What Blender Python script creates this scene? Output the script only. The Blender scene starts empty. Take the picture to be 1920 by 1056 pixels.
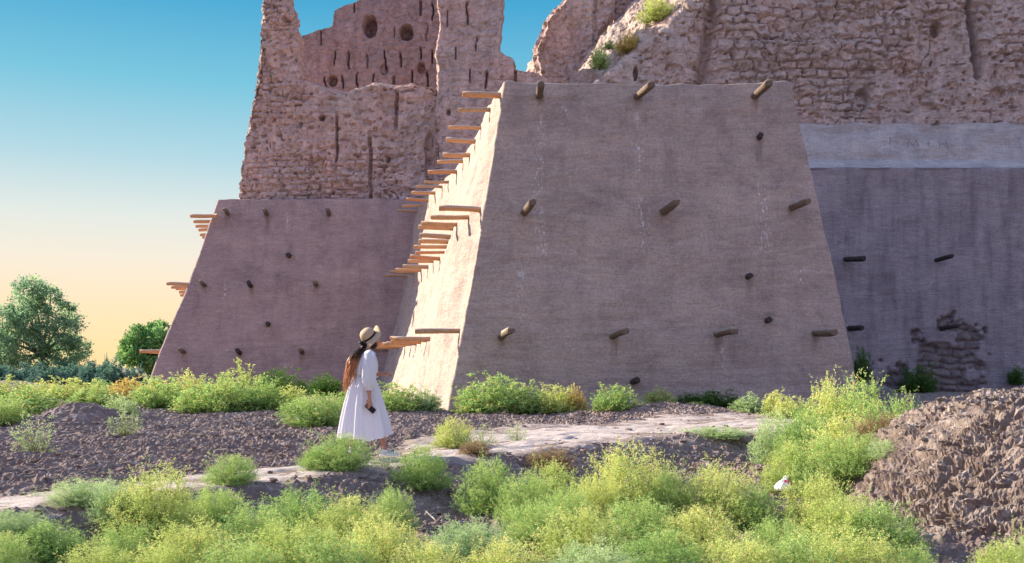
import bpy, bmesh, math, random
import numpy as np
from mathutils import Vector, Matrix, Euler

SC = bpy.context.scene
COL = SC.collection
R = math.radians
F = 1867.0          # focal length in photo pixels (1920 wide)
HZ = 690.0          # horizon row of the photo
CH = 1.17           # camera height above the path

# ------------------------------------------------------------------ camera
cam_d = bpy.data.cameras.new('camera'); cam = bpy.data.objects.new('camera', cam_d); COL.objects.link(cam)
cam.location = (0, 0, CH); cam.rotation_euler = (R(90), 0, 0)
cam_d.sensor_width = 36.0; cam_d.lens = 36.0 * F / 1920.0
cam_d.shift_y = (HZ - 528.0) / 1920.0
cam_d.clip_start = 0.1; cam_d.clip_end = 6000
SC.camera = cam

# ------------------------------------------------------------------ world and sun
SUN_A, SUN_E = R(26), R(24)
sdir = Vector((-math.cos(SUN_E) * math.cos(SUN_A), math.cos(SUN_E) * math.sin(SUN_A), math.sin(SUN_E)))
w = bpy.data.worlds.new('World'); SC.world = w; w.use_nodes = True
nt = w.node_tree; nt.nodes.clear()
out = nt.nodes.new('ShaderNodeOutputWorld')
sky = nt.nodes.new('ShaderNodeTexSky'); sky.sky_type = 'NISHITA'; sky.sun_disc = False
sky.sun_elevation = SUN_E; sky.sun_rotation = math.atan2(sdir.x, sdir.y) % (2 * math.pi)
bg1 = nt.nodes.new('ShaderNodeBackground'); bg1.inputs[1].default_value = 0.16
nt.links.new(sky.outputs[0], bg1.inputs[0])
tc = nt.nodes.new('ShaderNodeTexCoord'); sep = nt.nodes.new('ShaderNodeSeparateXYZ')
nt.links.new(tc.outputs['Generated'], sep.inputs[0])
mp = nt.nodes.new('ShaderNodeMapRange'); mp.inputs['From Min'].default_value = 0.0; mp.inputs['From Max'].default_value = 0.6
nt.links.new(sep.outputs['Z'], mp.inputs['Value'])
rmp = nt.nodes.new('ShaderNodeValToRGB')
def lin(c):
    return tuple(((v / 255.0) / 12.92 if v / 255.0 <= 0.04045 else ((v / 255.0 + 0.055) / 1.055) ** 2.4) for v in c)
stops = [(0.0, (255, 220, 158)), (0.035, (255, 225, 170)), (0.10, (252, 228, 190)), (0.17, (243, 232, 214)), (0.24, (222, 229, 224)), (0.33, (176, 212, 224)),
         (0.44, (122, 194, 218)), (0.57, (72, 165, 208)), (0.70, (60, 142, 196)), (1.0, (84, 98, 160))]
el = rmp.color_ramp.elements
while len(el) > 1: el.remove(el[-1])
el[0].position = stops[0][0]; el[0].color = (*lin(stops[0][1]), 1)
for p, c in stops[1:]:
    e = el.new(p); e.color = (*lin(c), 1)
nt.links.new(mp.outputs[0], rmp.inputs[0])
bg2 = nt.nodes.new('ShaderNodeBackground'); bg2.inputs[1].default_value = 0.40
# unseen low sky behind the viewer, tinted cool violet blue to colour the fill
rm2 = nt.nodes.new('ShaderNodeValToRGB'); e2 = rm2.color_ramp.elements; e2[0].color = (0.78, 0.62, 0.70, 1); e2[1].position = 0.7; e2[1].color = (0.42, 0.46, 0.84, 1)
nt.links.new(mp.outputs[0], rm2.inputs[0])
my_ = nt.nodes.new('ShaderNodeMapRange'); my_.inputs['From Min'].default_value = 0.45; my_.inputs['From Max'].default_value = -0.25
nt.links.new(sep.outputs['Y'], my_.inputs['Value'])
mc_ = nt.nodes.new('ShaderNodeMix'); mc_.data_type = 'RGBA'; nt.links.new(my_.outputs[0], mc_.inputs[0]); nt.links.new(rmp.outputs[0], mc_.inputs[6]); nt.links.new(rm2.outputs[0], mc_.inputs[7])
nt.links.new(mc_.outputs[2], bg2.inputs[0])
addn = nt.nodes.new('ShaderNodeMixShader')      # warm-to-blue evening band low down, Nishita sky above it
mh = nt.nodes.new('ShaderNodeMapRange'); mh.inputs['From Min'].default_value = 0.36; mh.inputs['From Max'].default_value = 0.75
nt.links.new(sep.outputs['Z'], mh.inputs['Value']); nt.links.new(mh.outputs[0], addn.inputs[0])
nt.links.new(bg2.outputs[0], addn.inputs[1]); nt.links.new(bg1.outputs[0], addn.inputs[2]); nt.links.new(addn.outputs[0], out.inputs[0])
sun_d = bpy.data.lights.new('sun', 'SUN'); sun_d.energy = 4.6; sun_d.angle = R(0.5); sun_d.color = (1.0, 0.86, 0.66)
sun = bpy.data.objects.new('sun', sun_d); COL.objects.link(sun)
sun.rotation_euler = (-sdir).to_track_quat('-Z', 'Y').to_euler(); sun.location = sdir * 90
vs = SC.view_settings; vs.view_transform = 'Standard'; vs.look = 'None'; vs.gamma = 1.0; vs.use_curve_mapping = False
vs.exposure = 1.42

# ------------------------------------------------------------------ noise
def _h(i, j, k, s):
    n = (i.astype(np.int64) * 374761393 + j.astype(np.int64) * 668265263 + k.astype(np.int64) * 2147483647 + s * 1274126177) & 0xffffffff
    n = ((n ^ (n >> 13)) * 1103515245) & 0xffffffff
    n = ((n ^ (n >> 15)) * 2246822519) & 0xffffffff
    return ((n ^ (n >> 16)) & 0xffffff) / float(0x1000000)
def vn(x, y, z=None, s=0):
    x = np.asarray(x, float); y = np.asarray(y, float)
    z = np.zeros_like(x) if z is None else np.asarray(z, float)
    x, y, z = np.broadcast_arrays(x, y, z)
    i, j, k = np.floor(x), np.floor(y), np.floor(z)
    a, b, c = x - i, y - j, z - k
    a = a * a * (3 - 2 * a); b = b * b * (3 - 2 * b); c = c * c * (3 - 2 * c)
    r = 0
    for di, wa in ((0, 1 - a), (1, a)):
        for dj, wb in ((0, 1 - b), (1, b)):
            for dk, wc in ((0, 1 - c), (1, c)):
                r = r + wa * wb * wc * _h(i + di, j + dj, k + dk, s)
    return r * 2 - 1
def fbm(x, y, z=None, o=4, s=0, g=0.5):
    r = 0; a = 1.0; z = 0 * np.asarray(x) if z is None else z
    for q in range(o):
        r = r + a * vn(x * 2 ** q + 17.3 * q, y * 2 ** q + 5.1 * q, z * 2 ** q, s + q); a *= g
    return r
def ridge(x, y, z=None, o=4, s=0, g=0.5):
    r = 0; a = 1.0; z = 0 * np.asarray(x) if z is None else z
    for q in range(o):
        r = r + a * (1 - np.abs(vn(x * 2 ** q + 11.7 * q, y * 2 ** q + 3.1 * q, z * 2 ** q, s + q)) * 2); a *= g
    return r
def sst(a, b, x):
    t = np.clip((x - a) / (b - a), 0, 1); return t * t * (3 - 2 * t)
def P(px, py, d):
    return ((px - 960) * d / F, d, CH - (py - HZ) * d / F)

# ------------------------------------------------------------------ object helpers
def tag(o, label=None, cat=None, group=None, kind=None):
    if label: o['label'] = label
    if cat: o['category'] = cat
    if group: o['group'] = group
    if kind: o['kind'] = kind
    return o
def empty(name, loc):
    o = bpy.data.objects.new(name, None); COL.objects.link(o); o.location = loc; o.empty_display_size = 0.2
    return o
def mk(name, V, Fc, mat, parent=None, smooth=True, tris=None):
    """verts are world coordinates; local to the parent Empty when there is one"""
    V = np.asarray(V, float)
    if parent is not None: V = V - np.array(parent.location)
    me = bpy.data.meshes.new(name)
    if isinstance(Fc, np.ndarray):
        n, k = Fc.shape
        me.vertices.add(len(V)); me.vertices.foreach_set('co', V.ravel())
        me.loops.add(n * k); me.loops.foreach_set('vertex_index', Fc.ravel().astype(np.int32))
        me.polygons.add(n); me.polygons.foreach_set('loop_start', np.arange(0, n * k, k, dtype=np.int32))
        me.polygons.foreach_set('loop_total', np.full(n, k, np.int32))
        me.update(calc_edges=True)
    else:
        me.from_pydata([tuple(v) for v in V], [], Fc); me.update()
    me.polygons.foreach_set('use_smooth', np.full(len(me.polygons), smooth))
    if mat is not None: me.materials.append(mat)
    o = bpy.data.objects.new(name, me); COL.objects.link(o)
    if parent is not None: o.parent = parent
    return o
def gridF(nr, nc, closed=False):
    a = np.arange(nr * nc).reshape(nr, nc)
    if closed: a = np.concatenate([a, a[:, :1]], 1)
    return np.stack([a[:-1, :-1], a[:-1, 1:], a[1:, 1:], a[1:, :-1]], -1).reshape(-1, 4)
def attr(o, name, vals):
    at = o.data.attributes.new(name, 'FLOAT', 'POINT'); at.data.foreach_set('value', np.asarray(vals, np.float32).ravel())

# ------------------------------------------------------------------ materials
def mat_new(name, rough=0.9):
    m = bpy.data.materials.new(name); m.use_nodes = True
    n = m.node_tree; b = n.nodes['Principled BSDF']; b.inputs['Roughness'].default_value = rough
    b.inputs['Specular IOR Level'].default_value = 0.2
    return m, n, b
def N(n, t, **kw):
    x = n.nodes.new(t)
    for k, v in kw.items(): setattr(x, k, v)
    return x
def noise(n, vec, scale, detail=4, rough=0.6, dist=0.0):
    x = n.nodes.new('ShaderNodeTexNoise'); x.inputs['Scale'].default_value = scale; x.inputs['Detail'].default_value = detail
    x.inputs['Roughness'].default_value = rough; x.inputs['Distortion'].default_value = dist
    n.links.new(vec, x.inputs['Vector']); return x.outputs['Fac']
def ramp(n, fac, stops):
    r = n.nodes.new('ShaderNodeValToRGB'); e = r.color_ramp.elements
    while len(e) > 1: e.remove(e[-1])
    e[0].position = stops[0][0]; e[0].color = (*stops[0][1], 1)
    for p, c in stops[1:]:
        q = e.new(p); q.color = (*c, 1)
    n.links.new(fac, r.inputs[0]); return r.outputs[0]
def mix(n, fac, a, b, mode='MIX'):
    x = n.nodes.new('ShaderNodeMix'); x.data_type = 'RGBA'; x.blend_type = mode
    if isinstance(fac, (int, float)): x.inputs[0].default_value = fac
    else: n.links.new(fac, x.inputs[0])
    for s, v in ((6, a), (7, b)):
        if isinstance(v, tuple): x.inputs[s].default_value = (*v, 1)
        else: n.links.new(v, x.inputs[s])
    return x.outputs[2]
def mapping(n, vec, scale):
    x = n.nodes.new('ShaderNodeMapping'); x.inputs['Scale'].default_value = scale; n.links.new(vec, x.inputs[0]); return x.outputs[0]
def mth(n, op, a, b=None):
    x = n.nodes.new('ShaderNodeMath'); x.operation = op
    for s, v in ((0, a), (1, b)):
        if v is None: continue
        if isinstance(v, (int, float)): x.inputs[s].default_value = v
        else: n.links.new(v, x.inputs[s])
    return x.outputs[0]
def bump(n, b, h, strength, dist, prev=None):
    x = n.nodes.new('ShaderNodeBump'); x.inputs['Strength'].default_value = strength; x.inputs['Distance'].default_value = dist
    n.links.new(h, x.inputs['Height'])
    if prev is not None: n.links.new(prev, x.inputs['Normal'])
    n.links.new(x.outputs[0], b.inputs['Normal']); return x.outputs[0]
def G(v): return (v, v, v)

def plaster(name, base, streaks=0.5, drops=True, patch=False):
    m, n, b = mat_new(name, 0.95)
    v = N(n, 'ShaderNodeTexCoord').outputs['Object']
    big = noise(n, v, 0.45, 4, 0.6, 0.4)
    c = mix(n, big, tuple(x * 0.84 for x in base), tuple(x * 1.15 for x in base))
    hz = noise(n, mapping(n, v, (0.6, 0.6, 4.0)), 1.6, 6, 0.75, 0.5)
    c = mix(n, 1.0, c, ramp(n, hz, [(0.3, G(0.86)), (0.5, G(1.0)), (0.72, G(1.13))]), 'MULTIPLY')
    vt = noise(n, mapping(n, v, (1.5, 1.5, 0.18)), 1.5, 3, 0.55)
    c = mix(n, streaks, c, ramp(n, vt, [(0.32, (0.74, 0.72, 0.74)), (0.5, G(1.0)), (0.75, (1.14, 1.12, 1.08))]), 'MULTIPLY')
    fine = noise(n, v, 14, 6, 0.8)
    c = mix(n, 1.0, c, ramp(n, fine, [(0.3, G(0.70)), (0.5, G(1.0)), (0.72, G(1.28))]), 'MULTIPLY')
    pits = noise(n, v, 8.0, 4, 0.75)
    c = mix(n, ramp(n, pits, [(0.66, G(0)), (0.71, G(0.65))]), c, tuple(x * 0.4 for x in base))
    if drops:
        col = N(n, 'ShaderNodeAttribute', attribute_name='drip').outputs['Fac']
        sp = noise(n, mapping(n, v, (9.0, 9.0, 3.5)), 1.9, 3, 0.6)
        msk = mth(n, 'MULTIPLY', col, ramp(n, sp, [(0.57, G(0)), (0.61, G(1))]))
        c = mix(n, msk, c, (0.72, 0.70, 0.70))
    st = N(n, 'ShaderNodeAttribute', attribute_name='stain').outputs['Fac']
    c = mix(n, mth(n, 'MULTIPLY', st, ramp(n, noise(n, mapping(n, v, (5, 5, 0.8)), 1.5, 5, 0.7), [(0.3, G(0.1)), (0.6, G(0.8))])), c, tuple(x * 0.45 for x in base))
    blot = noise(n, v, 0.9, 7, 0.72, 0.8)
    c = mix(n, 1.0, c, ramp(n, blot, [(0.34, (0.80, 0.79, 0.81)), (0.5, G(1.0)), (0.66, (1.10, 1.09, 1.07))]), 'MULTIPLY')
    rip = noise(n, mapping(n, v, (1.1, 1.1, 6.0)), 1.1, 5, 0.65, 1.2)
    c = mix(n, 0.5, c, ramp(n, rip, [(0.36, G(0.80)), (0.5, G(1.0)), (0.66, G(1.12))]), 'MULTIPLY')
    if patch:
        a = N(n, 'ShaderNodeAttribute', attribute_name='bare').outputs['Fac']
        pn = noise(n, v, 3.0, 5, 0.7)
        c = mix(n, a, c, ramp(n, pn, [(0.35, tuple(x * 0.45 for x in base)), (0.65, tuple(x * 0.85 for x in (base[0], base[1] * .95, base[2] * .86)))]))
    n.links.new(c, b.inputs['Base Color'])
    h1 = noise(n, mapping(n, v, (1.0, 1.0, 3.2)), 5.5, 8, 0.75)
    h1 = mth(n, 'ADD', h1, mth(n, 'MULTIPLY', rip, 0.7))
    p = bump(n, b, h1, 0.8, 0.09)
    h2 = noise(n, v, 22, 5, 0.8)
    bump(n, b, h2, 0.45, 0.02, p)
    return m
def ruinmat(name, base, alt):
    m, n, b = mat_new(name, 0.97)
    v = N(n, 'ShaderNodeTexCoord').outputs['Object']
    c = mix(n, ramp(n, noise(n, v, 0.35, 5, 0.65, 0.6), [(0.38, G(0)), (0.62, G(1))]), base, alt)
    c = mix(n, 1.0, c, ramp(n, noise(n, v, 2.2, 6, 0.75), [(0.3, G(0.72)), (0.5, G(1.0)), (0.72, G(1.25))]), 'MULTIPLY')
    c = mix(n, 0.8, c, ramp(n, noise(n, mapping(n, v, (1.4, 1.4, 0.25)), 1.3, 5, 0.6), [(0.3, G(0.80)), (0.7, G(1.15))]), 'MULTIPLY')
    c = mix(n, ramp(n, noise(n, v, 5.0, 4, 0.7), [(0.66, G(0)), (0.72, G(0.7))]), c, tuple(x * 0.35 for x in base))
    n.links.new(c, b.inputs['Base Color'])
    wv = N(n, 'ShaderNodeVectorMath', operation='ADD'); nz = N(n, 'ShaderNodeTexNoise'); nz.inputs['Scale'].default_value = 1.4; nz.inputs['Detail'].default_value = 4
    n.links.new(v, nz.inputs['Vector']); ms = N(n, 'ShaderNodeVectorMath', operation='SCALE'); ms.inputs['Scale'].default_value = 0.9
    n.links.new(nz.outputs['Color'], ms.inputs[0]); n.links.new(v, wv.inputs[0]); n.links.new(ms.outputs[0], wv.inputs[1])
    vo = N(n, 'ShaderNodeTexVoronoi', feature='DISTANCE_TO_EDGE'); vo.inputs['Scale'].default_value = 1.6
    n.links.new(mapping(n, wv.outputs[0], (1.0, 1.0, 1.7)), vo.inputs['Vector'])
    crk = ramp(n, vo.outputs['Distance'], [(0.0, G(0)), (0.07, G(1))])
    p0 = bump(n, b, crk, 0.7, 0.10)
    p = bump(n, b, noise(n, v, 4.0, 10, 0.8), 0.9, 0.18, p0)
    bump(n, b, noise(n, v, 15, 6, 0.8), 0.7, 0.05, p)
    return m
MUD_MAIN = plaster('mud_plaster_grey', (0.47, 0.38, 0.335), 0.3)
MUD_TOWER = plaster('mud_plaster_pink', (0.41, 0.310, 0.30), 0.35)
MUD_CURT = plaster('mud_plaster_cool', (0.35, 0.305, 0.315), 0.9, True, True)
BAND = plaster('grey_render', (0.52, 0.49, 0.475), 0.3, False)
RUIN_P = ruinmat('eroded_mudbrick_pink', (0.72, 0.515, 0.455), (0.64, 0.505, 0.455))
RUIN_D = ruinmat('eroded_mudbrick_mauve_shade', (0.49, 0.335, 0.32), (0.45, 0.335, 0.325))  # back wall's mudbrick, darkened: the shade of the recess is in the colour
RUIN_G = ruinmat('eroded_mudbrick_grey', (0.64, 0.54, 0.485), (0.67, 0.515, 0.445))

def soil_mat(name, lo, hi, crust, cs=0.62, sc=1.0):
    m, n, b = mat_new(name, 0.97)
    v = N(n, 'ShaderNodeTexCoord').outputs['Object']
    c = ramp(n, noise(n, v, 2.2 * sc, 8, 0.75), [(0.3, lo), (0.7, hi)])
    c = mix(n, ramp(n, noise(n, mapping(n, v, (0.6, 1.3, 1)), 6 * sc, 6, 0.75), [(cs - 0.06, G(0)), (cs + 0.04, G(0.8))]), c, crust)
    c = mix(n, 1.0, c, ramp(n, noise(n, v, 45 * sc, 5, 0.8), [(0.3, G(0.7)), (0.7, G(1.3))]), 'MULTIPLY')
    n.links.new(c, b.inputs['Base Color'])
    p = bump(n, b, noise(n, v, 12 * sc, 8, 0.8), 0.7, 0.05)
    bump(n, b, noise(n, v, 60 * sc, 5, 0.8), 0.5, 0.012, p)
    return m
SOIL = soil_mat('dark_clod_soil', (0.13, 0.092, 0.080), (0.36, 0.275, 0.245), (0.56, 0.50, 0.48))
PATHM = soil_mat('pale_dust_path', (0.46, 0.39, 0.365), (0.66, 0.58, 0.55), (0.34, 0.26, 0.24), 0.66, 0.8)
MOUNDM = soil_mat('dry_mound_soil', (0.14, 0.103, 0.090), (0.33, 0.26, 0.228), (0.46, 0.40, 0.37), 0.58)

def path_edges(m):
    n = m.node_tree; b = n.nodes['Principled BSDF']; src = b.inputs['Base Color'].links[0].from_socket
    v = N(n, 'ShaderNodeTexCoord').outputs['Object']
    e = N(n, 'ShaderNodeAttribute', attribute_name='edge').outputs['Fac']
    k = mth(n, 'ADD', e, mth(n, 'MULTIPLY', mth(n, 'SUBTRACT', noise(n, mapping(n, v, (1, 1.6, 1)), 3.5, 6, 0.75), 0.5), 1.3))
    st = noise(n, mapping(n, v, (0.5, 3.0, 1)), 2.2, 6, 0.7)
    c = mix(n, ramp(n, st, [(0.42, G(0.55)), (0.58, G(0))]), src, (0.36, 0.285, 0.265))
    c = mix(n, ramp(n, k, [(0.72, G(0)), (1.05, G(1))]), c, (0.31, 0.237, 0.213))
    n.links.new(c, b.inputs['Base Color'])
path_edges(PATHM)
def woodmat(name, a, bcol, top):
    m, n, b = mat_new(name, 0.85)
    v = N(n, 'ShaderNodeTexCoord').outputs['Object']
    c = ramp(n, noise(n, mapping(n, v, (1.2, 9, 9)), 2.0, 6, 0.7), [(0.3, a), (0.7, bcol)])
    if top:
        s = N(n, 'ShaderNodeSeparateXYZ'); n.links.new(v, s.inputs[0])
        k = mth(n, 'ADD', mth(n, 'MULTIPLY', s.outputs['Z'], 9.0), mth(n, 'SUBTRACT', noise(n, v, 5, 4, 0.6), 0.75))
        c = mix(n, ramp(n, k, [(0.0, G(0)), (0.35, G(1))]), c, top)
    c = mix(n, ramp(n, noise(n, mapping(n, v, (2, 14, 14)), 1.3, 3, 0.6), [(0.63, G(0)), (0.68, G(0.8))]), c, tuple(x * 0.25 for x in a))
    n.links.new(c, b.inputs['Base Color'])
    bump(n, b, noise(n, mapping(n, v, (1, 12, 12)), 3, 6, 0.7), 0.6, 0.02)
    return m
WOOD_O = woodmat('ochre_wood', (0.50, 0.24, 0.11), (0.72, 0.42, 0.22), (0.42, 0.34, 0.31))
WOOD_O2 = woodmat('grey_ochre_wood', (0.34, 0.20, 0.12), (0.56, 0.37, 0.23), (0.36, 0.31, 0.30))
WOOD_O3 = woodmat('red_ochre_wood', (0.45, 0.18, 0.08), (0.68, 0.33, 0.15), (0.40, 0.31, 0.27))
WOOD_D = woodmat('dark_weathered_wood', (0.10, 0.075, 0.06), (0.22, 0.16, 0.12), (0.36, 0.30, 0.24))
WOOD_B = woodmat('blackened_wood', (0.035, 0.03, 0.03), (0.08, 0.06, 0.055), None)

# ------------------------------------------------------------------ ground
PTS = []
for px, py, hw in ((-520, 1010, 0.5), (0, 945, 0.55), (350, 902, 0.65), (600, 872, 0.85), (800, 848, 1.0), (1000, 820, 1.9), (1200, 803, 2.4), (1450, 792, 2.9), (1750, 783, 2.6), (2300, 775, 2.4)):
    d = CH * F / (py - HZ); PTS.append(((px - 960) * d / F, d, hw))
PTS.insert(0, (-30.0, 3.0, 0.5))
def pathdist(x, y):
    best = np.full(x.shape, 1e9); sg = np.zeros(x.shape); hw = np.ones(x.shape)
    for (x0, y0, h0), (x1, y1, h1) in zip(PTS[:-1], PTS[1:]):
        dx, dy = x1 - x0, y1 - y0; L = dx * dx + dy * dy
        t = np.clip(((x - x0) * dx + (y - y0) * dy) / L, 0, 1)
        ex, ey = x - (x0 + t * dx), y - (y0 + t * dy)
        dd = np.hypot(ex, ey); cr = ex * dy - ey * dx
        u = dd < best
        best = np.where(u, dd, best); sg = np.where(u, np.where(cr > 0, 1.0, -1.0), sg); hw = np.where(u, h0 + t * (h1 - h0), hw)
    return best * sg, hw
def gbase(x, y):
    t, hw = pathdist(x, y)
    z = -0.42 * sst(hw * 0.9, hw * 0.9 + 1.5, t) * sst(60, 20, np.abs(x) + y * 0.4)
    z = z - 0.05 * sst(0, 1, -t) 
    for mx, my, r, h in ((-8.9, 20.5, 0.9, 0.42), (-11.6, 24.5, 2.0, 0.2), (3.9, 25.6, 2.0, 0.26), (-5.0, 23, 3.0, 0.15), (-14, 24, 4, .3), (-26, 46, 6, .7), (4.0, 14.0, 1.6, .15)):
        z = z + h * np.exp(-(((x - mx) ** 2 + (y - my) ** 2) / (r * r)))
    z = z + 0.05 * fbm(x * 0.35, y * 0.35, o=3, s=4)
    return z, t, hw
def clods(x, y, t, hw):
    rough = 0.10 + 0.90 * sst(hw * 0.75, hw * 1.15, np.abs(t))
    xr = x + 0.10 * vn(x * 3, y * 3, s=50); yr = y + 0.10 * vn(x * 3, y * 3, s=51)
    c = 0.045 * fbm(xr * 1.2, yr * 1.4, o=2, s=30) + 0.030 * ridge(xr * 4.5, yr * 6.5, o=3, s=31, g=0.7) - 0.03 + 0.026 * ridge(xr * 11, yr * 15, o=2, s=77, g=0.7)
    return c * rough * sst(70, 30, y)
def ground_z(x, y):
    x = np.asarray([x], float); y = np.asarray([y], float)
    z, t, hw = gbase(x, y); return float(z[0])
def axis(parts):
    r = []
    for a, b, n in parts: r.append(np.linspace(a, b, n, endpoint=False))
    r.append([parts[-1][1]]); return np.concatenate(r)
gx = np.concatenate([[-3500, -1200, -400, -150, -80, -50, -38], axis([(-30, -16, 70), (-16, -8, 130), (-8, 9, 560), (9, 16, 110), (16, 30, 70)]), [40, 60, 120, 400, 1200, 3500]])
gy = np.concatenate([[-800, -100, -20, -4, 0, 2, 4], axis([(5, 6, 20), (6, 16, 380), (16, 26, 220), (26, 40, 120), (40, 60, 80)]), [80, 120, 200, 500, 1500, 4500]])
X, Y = np.meshgrid(gx, gy)
Zb, T, HW = gbase(X, Y)
Z = Zb + clods(X, Y, T, HW)
ground = mk('ground', np.stack([X, Y, Z], -1).reshape(-1, 3), gridF(*X.shape), SOIL, smooth=False)
tag(ground, kind='structure')
edge = np.abs(T) / HW + 0.14 * fbm(X * 0.9, Y * 1.6, o=4, s=90)
ruts = 0.012 * fbm(T * 5.0, (X + Y) * 0.5, o=4, s=41, g=0.6) + 0.018 * fbm(X * 2, Y * 3, o=3, s=44)
Zp = Zb + 0.008 + ruts * 1.3 - 0.05 * sst(0.8, 1.4, edge)
inner = (edge < 1.5) & (Y > 4) & (Y < 60) & (np.abs(X) < 29)
Fq = gridF(*X.shape); keep = inner.ravel()[Fq].all(1); Fk = Fq[keep]
used, inv = np.unique(Fk, return_inverse=True)
path = mk('path', np.stack([X, Y, Zp], -1).reshape(-1, 3)[used], inv.reshape(-1, 4), PATHM)
tag(path, kind='structure'); attr(path, 'edge', edge.ravel()[used])

# dirt mound on the right
mx, my = np.meshgrid(np.arange(2.6, 9.5, 0.018), np.arange(7.4, 14.5, 0.02))
def mound_h(x, y):
    h = 0
    for cx, cy, rx, ry, hh in ((6.1, 11.1, 2.3, 2.8, 1.33), (8.4, 11.5, 2.6, 3.0, 1.30)):
        r = np.hypot((x - cx) / rx, (y - cy) / ry)
        h = np.maximum(h, hh * np.where(r < 1, 1 - np.minimum(r, 1) ** 3.0 * 0.999, -(r - 1) * 1.2)) if not isinstance(h, int) else hh * np.where(r < 1, 1 - np.minimum(r, 1) ** 3.0 * 0.999, -(r - 1) * 1.2)
    return h
mr = mound_h(mx, my)
wx = mx + 0.12 * vn(mx * 2.4, my * 2.4, s=61); wy = my + 0.12 * vn(mx * 2.4, my * 2.4, s=62)
u_ = wx * 0.8 + wy * 0.3 + mr * 1.2; v_ = mr * 2.2 - wx * 0.9 + wy * 0.5
am_ = 0.35 + 0.65 * sst(-0.5, 0.5, fbm(wx * 1.7, wy * 1.7, mr * 2, o=2, s=70))
disp = 0.05 * fbm(wx * 1.3, wy * 1.3, mr, o=2, s=63) + 0.045 * ridge(u_ * 2.2, v_ * 3.2, wy * 3, o=3, s=63, g=0.75) - 0.05 + am_ * (0.040 * ridge(u_ * 4.2, v_ * 6.5, wy * 5, o=3, s=66, g=0.75) + 0.014 * ridge(u_ * 13, v_ * 20, wy * 16, o=2, s=68))
disp = disp * sst(-0.25, 0.1, mr)
gy_, gx_ = np.gradient(mr, 0.02, 0.018); nl_ = np.sqrt(gx_ ** 2 + gy_ ** 2 + 1)     # push the clods out along the slope's normal
mz = -0.42 + mr * 0.97 + disp / nl_ + 0.05 * fbm(mx * 0.9, my * 0.9, o=2, s=5)
mx = mx - disp * gx_ / nl_; my = my - disp * gy_ / nl_
ok = mr > -0.35
Fq = gridF(*mx.shape); Fk = Fq[ok.ravel()[Fq].all(1)]; used, inv = np.unique(Fk, return_inverse=True)
mound = mk('dirt_mound', np.stack([mx, my, mz], -1).reshape(-1, 3)[used], inv.reshape(-1, 4), MOUNDM, smooth=False)
tag(mound, 'big heap of rough dry earth at the right edge, before the curtain wall', 'mound')

# ------------------------------------------------------------------ walls
def smooth_closed(a, k):
    for _ in range(k): a = 0.5 * a + 0.25 * (np.roll(a, 1, 0) + np.roll(a, -1, 0))
    return a
def loft(name, parent, mat, ring, zs, topz, amp=0.035, seed=0, fn=None):
    """ring(z) -> closed plan loop (n,2); rows zs in 0..1 of topz(x)"""
    rows = []
    for v in zs:
        pts = ring(v)
        rows.append(pts)
    A = np.array(rows)                                   # r, n, 2
    zt = topz(A[-1][:, 0], A[-1][:, 1])
    Zz = np.array(zs)[:, None] * zt[None, :] - 0.5 * (1 - np.array(zs))[:, None]
    tx = np.roll(A, -1, 1) - np.roll(A, 1, 1); L = np.hypot(tx[..., 0], tx[..., 1]) + 1e-9
    nx, ny = tx[..., 1] / L, -tx[..., 0] / L             # outward for this winding
    dsp = amp * fbm(A[..., 0] * 0.7, A[..., 1] * 0.7, Zz * 0.7, o=4, s=seed) + amp * 0.35 * fbm(A[..., 0] * 1.3, A[..., 1] * 1.3, Zz * 5, o=3, s=seed + 9)
    if fn is not None: dsp = dsp + fn(A[..., 0], A[..., 1], Zz)
    Xx, Yy = A[..., 0] + nx * dsp, A[..., 1] + ny * dsp
    V = [np.stack([Xx, Yy, Zz], -1)]
    c = np.array([Xx[-1].mean(), Yy[-1].mean(), Zz[-1].mean()])
    for s, dz in ((0.006, 0.035), (0.02, 0.05), (0.06, 0.06), (0.3, 0.05), (0.7, 0.03), (0.999, 0.03)):
        r = V[0][-1] * (1 - s) + c * s; r[:, 2] = V[0][-1][:, 2] * (1 - s) + c[2] * s + dz + 0.02 * vn(r[:, 0] * 3, r[:, 1] * 3, s=seed); V.append(r[None])
    V = np.concatenate(V, 0)
    return mk(name, V.reshape(-1, 3), gridF(V.shape[0], V.shape[1], True), mat, parent)
def polyseg(pts, steps):
    r = []
    for (a, b), s in zip(zip(pts, pts[1:] + pts[:1]), steps):
        a, b = np.array(a, float), np.array(b, float); n = max(2, int(np.hypot(*(b - a)) / s))
        r.append(a + (b - a) * (np.arange(n) / n)[:, None])
    return np.concatenate(r)
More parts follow.
